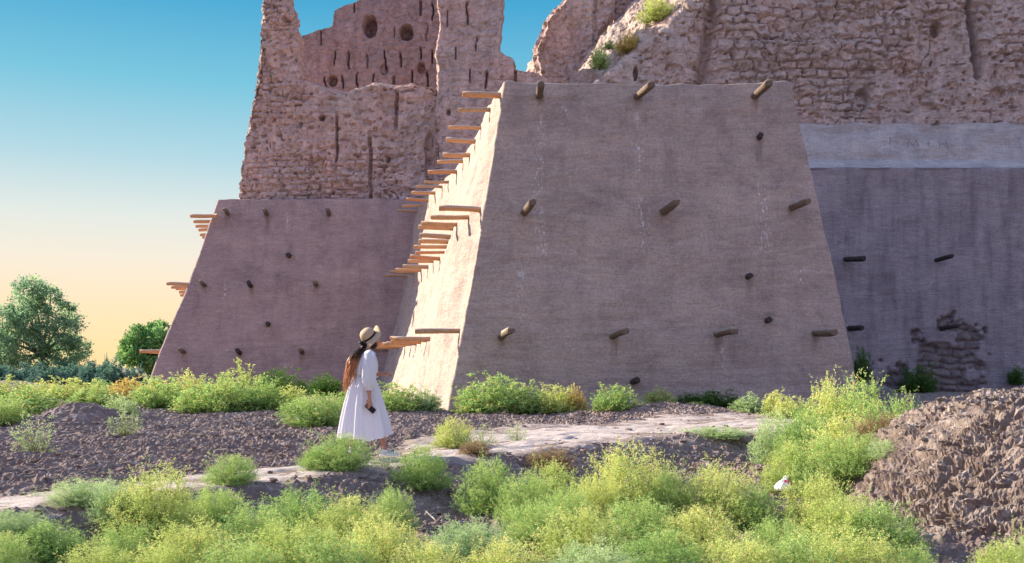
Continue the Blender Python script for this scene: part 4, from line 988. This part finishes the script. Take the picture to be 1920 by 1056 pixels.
# skeleton grown with a skin modifier, then fused with the head
sk = {  # name: (pos, radius)
 'pel': ((-.06, 0, .92), .13), 'sp': ((-.055, 0, 1.06), .105), 'ch': ((-.03, 0, 1.22), .12), 'nk0': ((-.01, 0, 1.36), .07), 'nk1': ((.012, 0, 1.43), .05), 'hd': ((.025, 0, 1.49), .06),
 'shR': ((-.015, -.15, 1.325), .055), 'elR': ((-.03, -.205, 1.04), .040), 'foR': ((-.034, -.225, .93), .036), 'wrR': ((-.032, -.245, .775), .024), 'paR': ((-.030, -.255, .715), .028),
 'shL': ((.0, .15, 1.325), .055), 'elL': ((.055, .17, 1.08), .040), 'foL': ((.12, .12, 1.075), .034), 'wrL': ((.21, .055, 1.085), .024), 'paL': ((.255, .03, 1.075), .028),
 'hpR': ((-.04, -.085, .87), .10), 'knR': ((.12, -.09, .50), .058), 'caR': ((.165, -.09, .36), .050), 'anR': ((.195, -.09, .09), .033), 'ftR': ((.27, -.09, .035), .030),
 'hpL': ((-.06, .085, .87), .10), 'knL': ((-.09, .09, .48), .056), 'caL': ((-.15, .09, .34), .048), 'anL': ((-.21, .09, .12), .032), 'ftL': ((-.13, .09, .04), .028)}
ed = [('pel', 'sp'), ('sp', 'ch'), ('ch', 'nk0'), ('nk0', 'nk1'), ('nk1', 'hd'), ('ch', 'shR'), ('shR', 'elR'), ('elR', 'foR'), ('foR', 'wrR'), ('wrR', 'paR'), ('ch', 'shL'), ('shL', 'elL'), ('elL', 'foL'), ('foL', 'wrL'), ('wrL', 'paL'),
      ('pel', 'hpR'), ('hpR', 'knR'), ('knR', 'caR'), ('caR', 'anR'), ('anR', 'ftR'), ('pel', 'hpL'), ('hpL', 'knL'), ('knL', 'caL'), ('caL', 'anL'), ('anL', 'ftL')]
def skin_mesh(nodes, edges, root, sub=2):
    names = list(nodes); me = bpy.data.meshes.new('sk'); me.from_pydata([nodes[k][0] for k in names], [(names.index(a), names.index(b)) for a, b in edges], [])
    o = bpy.data.objects.new('sk', me); COL.objects.link(o); bpy.context.view_layer.objects.active = o
    md = o.modifiers.new('s', 'SKIN'); md.use_smooth_shade = True
    for i, k in enumerate(names):
        v = me.skin_vertices[0].data[i]; v.radius = (nodes[k][1],) * 2; v.use_root = (k == root)
    m2 = o.modifiers.new('u', 'SUBSURF'); m2.levels = sub
    ev = o.evaluated_get(bpy.context.evaluated_depsgraph_get()); r = bpy.data.meshes.new_from_object(ev); bpy.data.objects.remove(o); return r
parts = [skin_mesh(sk, ed, 'pel')]
def finger(pts, r0):
    nd = {str(i): (p, r0 * (1 - 0.12 * i)) for i, p in enumerate(pts)}
    parts.append(skin_mesh(nd, [(str(i), str(i + 1)) for i in range(len(pts) - 1)], '0', 1))
# near hand closed around the phone (phone lies between palm and fingers)
for i, (dx, ln) in enumerate(((0, .9), (1, 1.0), (2, .95), (3, .78))):
    a = Vector((-.015 - .004 * i, -.262, .700)) + Vector((-.013 * i, -.004, .010 * i - .01)); 
    b = a + Vector((-.012, -.014, -.034 * ln)); c = b + Vector((-.020, -.006, -.024 * ln)); d_ = c + Vector((-.014, .012, -.010))
    finger([tuple(a + Vector((0, .012, .03))), tuple(a), tuple(b), tuple(c), tuple(d_)], .0095)
finger([(-.024, -.25, .735), (-.005, -.255, .705), (.004, -.268, .675), (.0, -.275, .655)], .011)
# far hand held out, relaxed, fingers slightly curled upward
for i in range(4):
    a = Vector((.272, .010 + .017 * i, 1.078 - .006 * i)); ln = (.9, 1, .94, .76)[i]
    finger([(.245, .015 + .014 * i, 1.075), tuple(a), tuple(a + Vector((.034 * ln, -.003, .004))), tuple(a + Vector((.056 * ln, -.004, -.010))), tuple(a + Vector((.068 * ln, -.004, -.026)))], .0095)
finger([(.235, .01, 1.085), (.255, -.005, 1.105), (.28, -.01, 1.12), (.298, -.007, 1.125)], .010)
# head
bm = bmesh.new(); bmesh.ops.create_uvsphere(bm, u_segments=32, v_segments=24, radius=1)
for v in bm.verts:
    x, y, z = v.co; k = 1 - 0.28 * max(0, -z) ** 1.5 * (1 if x < 0.2 else 0.45)
    v.co = Vector((x * .098 * k + (0.014 if z < 0 and x > 0 else 0), y * .075 * (1 - .22 * max(0, -z)), z * .118))
def lump(c, r, sc):
    q = bmesh.ops.create_uvsphere(bm, u_segments=12, v_segments=8, radius=r)
    for v in q['verts']: v.co = Vector((v.co.x * sc[0], v.co.y * sc[1], v.co.z * sc[2])) + Vector(c)
lump((.100, 0, -.012), .014, (1.1, .8, 1.5)); lump((.093, 0, -.052), .013, (.8, 1.7, .5)); lump((.094, 0, -.063), .012, (.8, 1.5, .5)); lump((.085, 0, -.092), .022, (.9, 1.0, .8))
for s_ in (-1, 1): lump((-.005, s_ * .076, -.01), .02, (.7, .35, 1.3)); lump((.078, s_ * .030, .018), .016, (.6, 1.3, .35))
head_M = Matrix.Translation((.045, 0, 1.525)) @ Euler((0, R(-36), 0)).to_matrix().to_4x4()
bm.transform(head_M); hm = bpy.data.meshes.new('h'); bm.to_mesh(hm); bm.free(); parts.append(hm)
bm = bmesh.new()
for p_ in parts: bm.from_mesh(p_)
bm.transform(Matrix.Translation((WX, WY, WZ)))
bmb = bmesh.new(); me_ = bpy.data.meshes.new('b'); bm.to_mesh(me_); bmb.from_mesh(me_)
tmp = bpy.data.objects.new('b', me_); COL.objects.link(tmp); md = tmp.modifiers.new('r', 'REMESH'); md.mode = 'VOXEL'; md.voxel_size = 0.0055
md = tmp.modifiers.new('s', 'SMOOTH'); md.iterations = 2
bme = bpy.data.meshes.new_from_object(tmp.evaluated_get(bpy.context.evaluated_depsgraph_get())); bpy.data.objects.remove(tmp); bm.free(); bmb.free()
co = np.empty(len(bme.vertices) * 3); bme.vertices.foreach_get('co', co); co = (co.reshape(-1, 3) - np.array((WX, WY, WZ))).ravel(); bme.vertices.foreach_set('co', co)
bme.polygons.foreach_set('use_smooth', np.full(len(bme.polygons), True)); bme.materials.clear(); bme.materials.append(SKIN)
body = bpy.data.objects.new('body', bme); COL.objects.link(body); body.parent = person
# eyes and lips
bm = bmesh.new()
for s_ in (-1, 1):
    q = bmesh.ops.create_uvsphere(bm, u_segments=12, v_segments=8, radius=.009)
    for v in q['verts']: v.co = Vector((v.co.x * .6 + .086, v.co.y * 1.3 + s_ * .030, v.co.z * .7 + .006))
bm.transform(Matrix.Translation((WX, WY, WZ)) @ head_M); m_ = bpy.data.meshes.new('eyes'); bm.to_mesh(m_)
mk('eyes', [tuple(v.co) for v in m_.vertices], [tuple(p.vertices) for p in m_.polygons], BLACK, person); bm.free()

def tubeloft(rings, n=96, fold=None, close=False):
    V = []
    for i, (c, ax, rx, ry) in enumerate(rings):
        for k in range(n):
            a = 2 * math.pi * k / n; r = 1 + (fold(i / (len(rings) - 1), a) if fold else 0)
            u, v = ax; p = Vector(c) + Vector(u) * (math.cos(a) * rx * r) + Vector(v) * (math.sin(a) * ry * r); V.append(p)
    return V, gridF(len(rings), n, True)
def dress():
    Vs, Fs, off = [], [], 0
    def add(V, Fq):
        nonlocal off
        Vs.extend(V); Fs.append(Fq + off); off += len(V)
    XY = ((1, 0, 0), (0, 1, 0))
    # skirt: left and right edge per height, read off the photo
    zz = [1.05, 1.02, .98, .9, .8, .65, .5, .38, .29, .235]
    xl = [-.195, -.20, -.215, -.25, -.275, -.315, -.345, -.365, -.378, -.385]
    xr = [.095, .10, .115, .145, .175, .215, .255, .285, .30, .31]
    rg = []
    for t in np.linspace(0, 1, 56):
        z = 1.05 + (.235 - 1.05) * t; a = np.interp(-z, [-q for q in zz], xl); b = np.interp(-z, [-q for q in zz], xr)
        rg.append((Wp((a + b) / 2, 0, z), XY, (b - a) / 2, .115 + .19 * t ** .7))
    def fold(t, a):
        w_ = .10 + .9 * t
        return (0.075 * math.sin(9 * a + 1.2 * math.sin(2 * a)) + 0.045 * math.sin(17 * a + 2 * math.sin(3 * a) + t) + 0.02 * math.sin(31 * a + 3 * math.sin(a))) * (0.35 + 0.65 * w_) - .02
    V, Fq = tubeloft(rg, 180, fold)
    V = [v + Vector((0, 0, -.05 * (1 if False else 0) + (.055 * max(0, (v.x - WX - .1)) / .2 - .035 * max(0, -(abs(v.x - WX + .05) - .12)) / .12) * max(0, (1.0 - (v.z - WZ)) / .8))) for v in V]
    add(V, Fq)
    # waist band and bodice
    prof = [(1.02, -.185, .085, .105), (1.045, -.178, .078, .10), (1.06, -.190, .092, .112), (1.10, -.205, .118, .135), (1.16, -.20, .13, .15), (1.23, -.175, .125, .165), (1.29, -.145, .105, .175), (1.335, -.115, .08, .16), (1.365, -.085, .06, .11), (1.385, -.06, .05, .075), (1.40, -.05, .05, .06)]
    rg = []
    for t in np.linspace(0, 1, 40):
        z = 1.02 + .38 * t; q = [np.interp(z, [p[0] for p in prof], [p[i] for p in prof]) for i in (1, 2, 3)]
        rg.append((Wp((q[0] + q[1]) / 2, 0, z), XY, (q[1] - q[0]) / 2, q[2]))
    add(*tubeloft(rg, 120, lambda t, a: (0.03 * math.sin(11 * a + 2 * math.sin(2 * a)) + .02 * math.sin(23 * a + 5 * t)) * (1 - t) ** .6))
    # sleeves: shoulder -> gathered cuff
    for s_, pts in ((-1, [((-.02, -.12, 1.345), .065), ((-.01, -.165, 1.31), .085), ((-.02, -.185, 1.22), .088), ((-.028, -.20, 1.10), .092), ((-.032, -.21, .98), .092), ((-.034, -.218, .915), .076), ((-.034, -.222, .885), .046), ((-.034, -.224, .865), .054)]),
                    (1, [((-.01, .12, 1.345), .065), ((.01, .165, 1.31), .085), ((.02, .185, 1.20), .085), ((.05, .175, 1.11), .085), ((.10, .14, 1.075), .075), ((.135, .11, 1.075), .045), ((.150, .10, 1.075), .050)])):
        rg = []
        for t in np.linspace(0, len(pts) - 1.001, 34):
            i = int(t); f = t - i; f = f * f * (3 - 2 * f) if False else f; p = Vector(pts[i][0]).lerp(Vector(pts[i + 1][0]), f); r = pts[i][1] * (1 - f) + pts[i + 1][1] * f
            d = (Vector(pts[min(i + 1, len(pts) - 1)][0]) - Vector(pts[i][0])).normalized(); q = d.to_track_quat('Z', 'X').to_matrix()
            rg.append((Wp(*p), (tuple(q.col[0]), tuple(q.col[1])), r, r))
        add(*tubeloft(rg, 60, lambda t, a: .07 * math.sin(6 * a + 3 * t) * math.sin(3.1 * t) + .05 * math.sin(13 * a + 9 * t) * t))
    o = mk('dress', [tuple(v) for v in Vs], np.concatenate(Fs), CLOTH, person)
    md = o.modifiers.new('t', 'SOLIDIFY'); md.thickness = 0.003
    return o
dress()
V, Fq = tubeloft([(Wp(-.052, 0, z), ((1, 0, 0), (0, 1, 0)), .142 + e, .108 + e) for z, e in ((1.022, 0), (1.026, .006), (1.05, .006), (1.054, 0))], 80)
mk('waistband', [tuple(v) for v in V], Fq, CLOTH, person)
# hat: axis tipped back
HM = Matrix.Translation(Wp(.018, -.012, 1.565)) @ Euler((R(14), R(-42), 0)).to_matrix().to_4x4()
def revolve(prof, n=72, wob=None):
    V = []
    for i, (r, z) in enumerate(prof):
        for k in range(n):
            a = 2 * math.pi * k / n; dz, dr = wob(i, r, a) if wob else (0, 0); V.append(HM @ Vector((math.cos(a) * (r + dr), math.sin(a) * (r + dr), z + dz)))
    return [tuple(v) for v in V], gridF(len(prof), n, True)
crown = [(.001, .128), (.03, .126), (.06, .117), (.083, .098), (.096, .07), (.101, .04), (.104, .01), (.107, 0)]
brim = [(.115, -.004), (.13, -.012), (.15, -.024), (.168, -.036), (.180, -.046)]
def wob(i, r, a):
    if r < .11: return 0, 0
    k = (r - .107) / .07
    return k * (.030 * math.cos(a) + .012 * math.sin(3 * a + 1) + .05 * max(0, math.cos(a)) ** 4), 0
V, Fq = revolve(crown + brim, wob=wob); hat = mk('hat', V, Fq, STRAW, person); md = hat.modifiers.new('t', 'SOLIDIFY'); md.thickness = .004
V, Fq = revolve([(.1045, .002), (.1085, .004), (.107, .036), (.1035, .038)]); rb_ = mk('hat_ribbon', V, Fq, BLACK, person)
# bow and tails at the back of the hat
V, Fc = [], []
bowc = HM @ Vector((-.109, -.045, .012))
for k, dv in enumerate((Vector((-.075, -.015, .0)), Vector((-.055, -.02, -.028)), Vector((.028, -.03, -.05)))):
    for s_ in range(2):
        n0 = len(V); side = Vector((0, .02, .012)) if k < 2 else Vector((.018, .01, 0)); mid = bowc + dv * .55 + Vector((0, -.012, .012 * (1 - 2 * s_)))
        V += [bowc - side * .35, bowc + side * .35, mid + side, mid - side, bowc + dv + side * .6, bowc + dv - side * .6]
        Fc += [(n0, n0 + 1, n0 + 2, n0 + 3), (n0 + 3, n0 + 2, n0 + 4, n0 + 5)]
for dv in (Vector((-.012, -.02, -.085)), Vector((.012, -.025, -.07))):
    n0 = len(V); sd = Vector((.012, .004, 0)); V += [bowc - sd * .5, bowc + sd * .5, bowc + dv * .5 + sd, bowc + dv * .5 - sd, bowc + dv + sd, bowc + dv - sd]; Fc += [(n0, n0 + 1, n0 + 2, n0 + 3), (n0 + 3, n0 + 2, n0 + 4, n0 + 5)]
bw = mk('bow', [tuple(v) for v in V], Fc, BLACK, person); md = bw.modifiers.new('t', 'SOLIDIFY'); md.thickness = .006
# hair
hr = random.Random(4); V, Fc = [], []
for i in range(85):
    a = hr.uniform(0, 1); y0 = hr.uniform(-.055, .055)
    p0 = Vector((.02 - .075 * hr.uniform(.2, 1), y0, 1.55 - .05 * hr.random()))
    p1 = Vector((-.06 - .03 * hr.random(), y0 * 1.2 - .02, 1.43 - .03 * hr.random()))
    q_ = hr.random(); end = Vector((-.20 - .14 * q_, -.03 + y0 * 1.1, hr.uniform(.80, 1.0) + .1 * (1 - q_))); mid = Vector((-.13 - .14 * q_, -.05 + y0 * 1.3, 1.27 + .06 * hr.random()))
    if i % 9 == 0: end = Vector((-.03 + .05 * hr.random(), -.16, hr.uniform(1.12, 1.26))); mid = Vector((-.02, -.15, 1.33)); p1 = Vector((-.02, -.09, 1.42))
    pts = []
    for t in np.linspace(0, 1, 14):
        if t < .25: p = p0.lerp(p1, t / .25)
        elif t < .55: f = (t - .25) / .3; p = p1.lerp(mid, f)
        else: f = (t - .55) / .45; p = mid.lerp(end, f)
        wv_ = .026 * max(0, t - .2); p = p + Vector((wv_ * math.sin(11 * t + i), wv_ * math.cos(9 * t + i * 1.7), 0)); pts.append(p)
    for _ in range(2): pts = [pts[0]] + [(pts[k - 1] + pts[k] * 2 + pts[k + 1]) / 4 for k in range(1, len(pts) - 1)] + [pts[-1]]
    r = hr.uniform(.005, .009); tube(V, Fc, [tuple(Wp(*p)) for p in pts], [r * (1.25 if k < 10 else 1) * (1 - k / 14) ** .5 for k in range(14)], 5)
# scalp cap below the hat
bm = bmesh.new(); bmesh.ops.create_uvsphere(bm, u_segments=28, v_segments=20, radius=1)
bm.transform(Matrix.Translation((WX, WY, WZ)) @ head_M @ Matrix.Translation((-.022, 0, .004)) @ Matrix.Diagonal((.096, .083, .124, 1)))
n0 = len(V); bm.verts.index_update(); V += [tuple(v.co) for v in bm.verts]; Fc += [tuple(n0 + v.index for v in f.verts) for f in bm.faces]; bm.free()
mk('hair', V, Fc, HAIR, person)
# shoes
def shoe(cx, cy, cz, pitch, name='shoe'):
    M = Matrix.Translation(Wp(cx, cy, cz)) @ Euler((0, pitch, R(3))).to_matrix().to_4x4(); V = []
    prof = [(-.085, .02, .035), (-.08, .034, .075), (-.05, .037, .088), (-.01, .036, .085), (.03, .038, .07), (.08, .044, .058), (.12, .046, .050), (.15, .040, .042), (.165, .02, .03)]
    n = 16
    for x, hw_, h in prof:
        for k in range(n):
            a = 2 * math.pi * k / n; cx_2 = math.copysign(abs(math.cos(a)) ** .7, math.cos(a)); sz = math.copysign(abs(math.sin(a)) ** .7, math.sin(a))
            V.append(M @ Vector((x, cx_2 * hw_, .012 + (h - .012) * (.5 + .5 * sz))))
    Fc = [tuple(q) for q in gridF(len(prof), n, True)] + [tuple(range(n)), tuple(range((len(prof) - 1) * n, len(prof) * n))]
    up = mk(name, [tuple(v) for v in V], Fc, SHOE, person)
    SV = []
    for z in (-.008, .016):
        for k in range(28):
            a = 2 * math.pi * k / 28; SV.append(M @ Vector((.04 + .135 * math.cos(a), .048 * math.sin(a) * (1 + .15 * math.cos(a)), z)))
    Fs = [tuple(q) for q in gridF(2, 28, True)] + [tuple(range(28)), tuple(reversed(range(28, 56)))]
    so = mk('sole', [tuple(v) for v in SV], Fs, CLOTH, None, smooth=False); so.parent = up; so.location = (0, 0, 0)
    me = so.data; c = np.empty(len(me.vertices) * 3); me.vertices.foreach_get('co', c); me.vertices.foreach_set('co', (c.reshape(-1, 3) - np.array(person.location)).ravel())
    lv, lf = [], []
    for q in (.02, .045, .07, .095): tube(lv, lf, [M @ Vector((q - .008, -.044, .045)), M @ Vector((q, -.03, .068 - q * .1)), M @ Vector((q + .008, 0, .082 - q * .22)), M @ Vector((q, .03, .068 - q * .1))], [.005] * 4, 4)
    la = mk('laces', [tuple(v) for v in lv], lf, PHN, None); la.parent = up; me = la.data; c = np.empty(len(me.vertices) * 3); me.vertices.foreach_get('co', c); me.vertices.foreach_set('co', (c.reshape(-1, 3) - np.array(person.location)).ravel())
shoe(.225, -.09, .0, 0); shoe(-.17, .09, .03, R(18))
# phone in the near hand
bm = bmesh.new(); bmesh.ops.create_cube(bm, size=1); bmesh.ops.scale(bm, vec=(.150, .010, .072), verts=bm.verts); bmesh.ops.bevel(bm, geom=bm.edges[:], offset=.004, segments=2, affect='EDGES')
ph = empty('phone', Wp(-.022, -.258, .635)); ph.rotation_euler = (R(-8), R(40), R(4)); tag(ph, 'black phone held in the near hand of the woman', 'phone')
m_ = bpy.data.meshes.new('case'); bm.to_mesh(m_); m_.materials.append(PHN); o = bpy.data.objects.new('case', m_); COL.objects.link(o); o.parent = ph; bm.free()
bm = bmesh.new(); bmesh.ops.create_cube(bm, size=1); bmesh.ops.scale(bm, vec=(.138, .002, .064), verts=bm.verts); bmesh.ops.translate(bm, vec=(0, .0055, 0), verts=bm.verts)
m_ = bpy.data.meshes.new('screen'); bm.to_mesh(m_); GL, _, _b = flat_mat('screen_glass', (.02, .02, .03), .05); m_.materials.append(GL); o = bpy.data.objects.new('screen', m_); COL.objects.link(o); o.parent = ph; bm.free()

# ------------------------------------------------------------------ loose clods and dry straw on the soil
rg = np.random.default_rng(77)
def scatter(n, x0, x1, y0, y1):
    x = rg.uniform(x0, x1, n); y = y0 + (y1 - y0) * rg.uniform(0, 1, n) ** 1.2; z, t, hw = gbase(x, y); return x, y, z + clods(x, y, t, hw), np.abs(t) / hw
x, y, z, e_ = scatter(9000, -11, 9.5, 6.5, 27)
k_ = (e_ > 0.85) | (rg.uniform(size=len(x)) < 0.12); x, y, z = x[k_], y[k_], z[k_]
base_v = np.array([(1, 0, 0), (-1, 0, 0), (0, 1, 0), (0, -1, 0), (0, 0, 1), (0, 0, -1), (.6, .6, .6), (-.6, .6, .5), (.6, -.6, .5), (-.6, -.6, .6)], float)
hull = bmesh.new(); [hull.verts.new(v) for v in base_v]; bmesh.ops.convex_hull(hull, input=hull.verts); hull.verts.index_update(); hf = np.array([[v.index for v in f.verts] for f in hull.faces if len(f.verts) == 3]); hull.free()
sz = 0.012 + 0.045 * rg.uniform(0, 1, len(x)) ** 4
Vc = base_v[None] * rg.uniform(0.55, 1.3, (len(x), 10, 3)) * sz[:, None, None] * np.array([1.3, 1.0, 0.75]) + np.stack([x, y, z + sz * .3], -1)[:, None]
cl_ = mk('loose_clods', Vc.reshape(-1, 3), (hf[None] + 10 * np.arange(len(x))[:, None, None]).reshape(-1, 3), SOIL, None, smooth=False); tag(cl_, 'small loose clods and stones scattered over the dark soil', 'clods', kind='stuff')
ii = rg.integers(0, mz.size, 9000); ii = ii[ok.ravel()[ii]]
x, y, z = mx.ravel()[ii], my.ravel()[ii], mz.ravel()[ii]; sz = 0.008 + 0.038 * rg.uniform(0, 1, len(x)) ** 5
Vc = base_v[None] * rg.uniform(0.55, 1.3, (len(x), 10, 3)) * sz[:, None, None] * np.array([1.3, 1.0, 0.75]) + np.stack([x, y, z + sz * .2], -1)[:, None]
cm_ = mk('mound_clods', Vc.reshape(-1, 3), (hf[None] + 10 * np.arange(len(x))[:, None, None]).reshape(-1, 3), MOUNDM, None, smooth=False); tag(cm_, 'crumbs and small dry clods lying on the earth heap', 'clods', kind='stuff')
STRAWM, _, b_ = mat_new('dry_straw'); b_.inputs['Base Color'].default_value = (0.55, 0.42, 0.25, 1)
x, y, z, e_ = scatter(9000, -9, 9, 6.5, 22); k_ = (fbm(x * 0.8, y * 0.8, o=2, s=9) > 0.05) & (e_ > 0.7); x, y, z = x[k_], y[k_], z[k_]
Vs_, Fs_ = leaf_tris(np.stack([x, y, z], -1), rg.normal(size=(len(x), 3)) * np.array([1, 1, .45]) + np.array([0, 0, .35]), 0.09, 0.05, rg)
st_ = mk('dry_straw', Vs_, Fs_, STRAWM, None, smooth=False); tag(st_, 'dry straw bits and dead grass blades lying on the soil', 'dry grass', kind='stuff')
# the figure is turned a little towards the wall
TURN = R(20)
person.rotation_euler = (0, 0, TURN)
ph.location = person.location + Matrix.Rotation(TURN, 3, 'Z') @ (ph.location - person.location); ph.rotation_euler.z += TURN
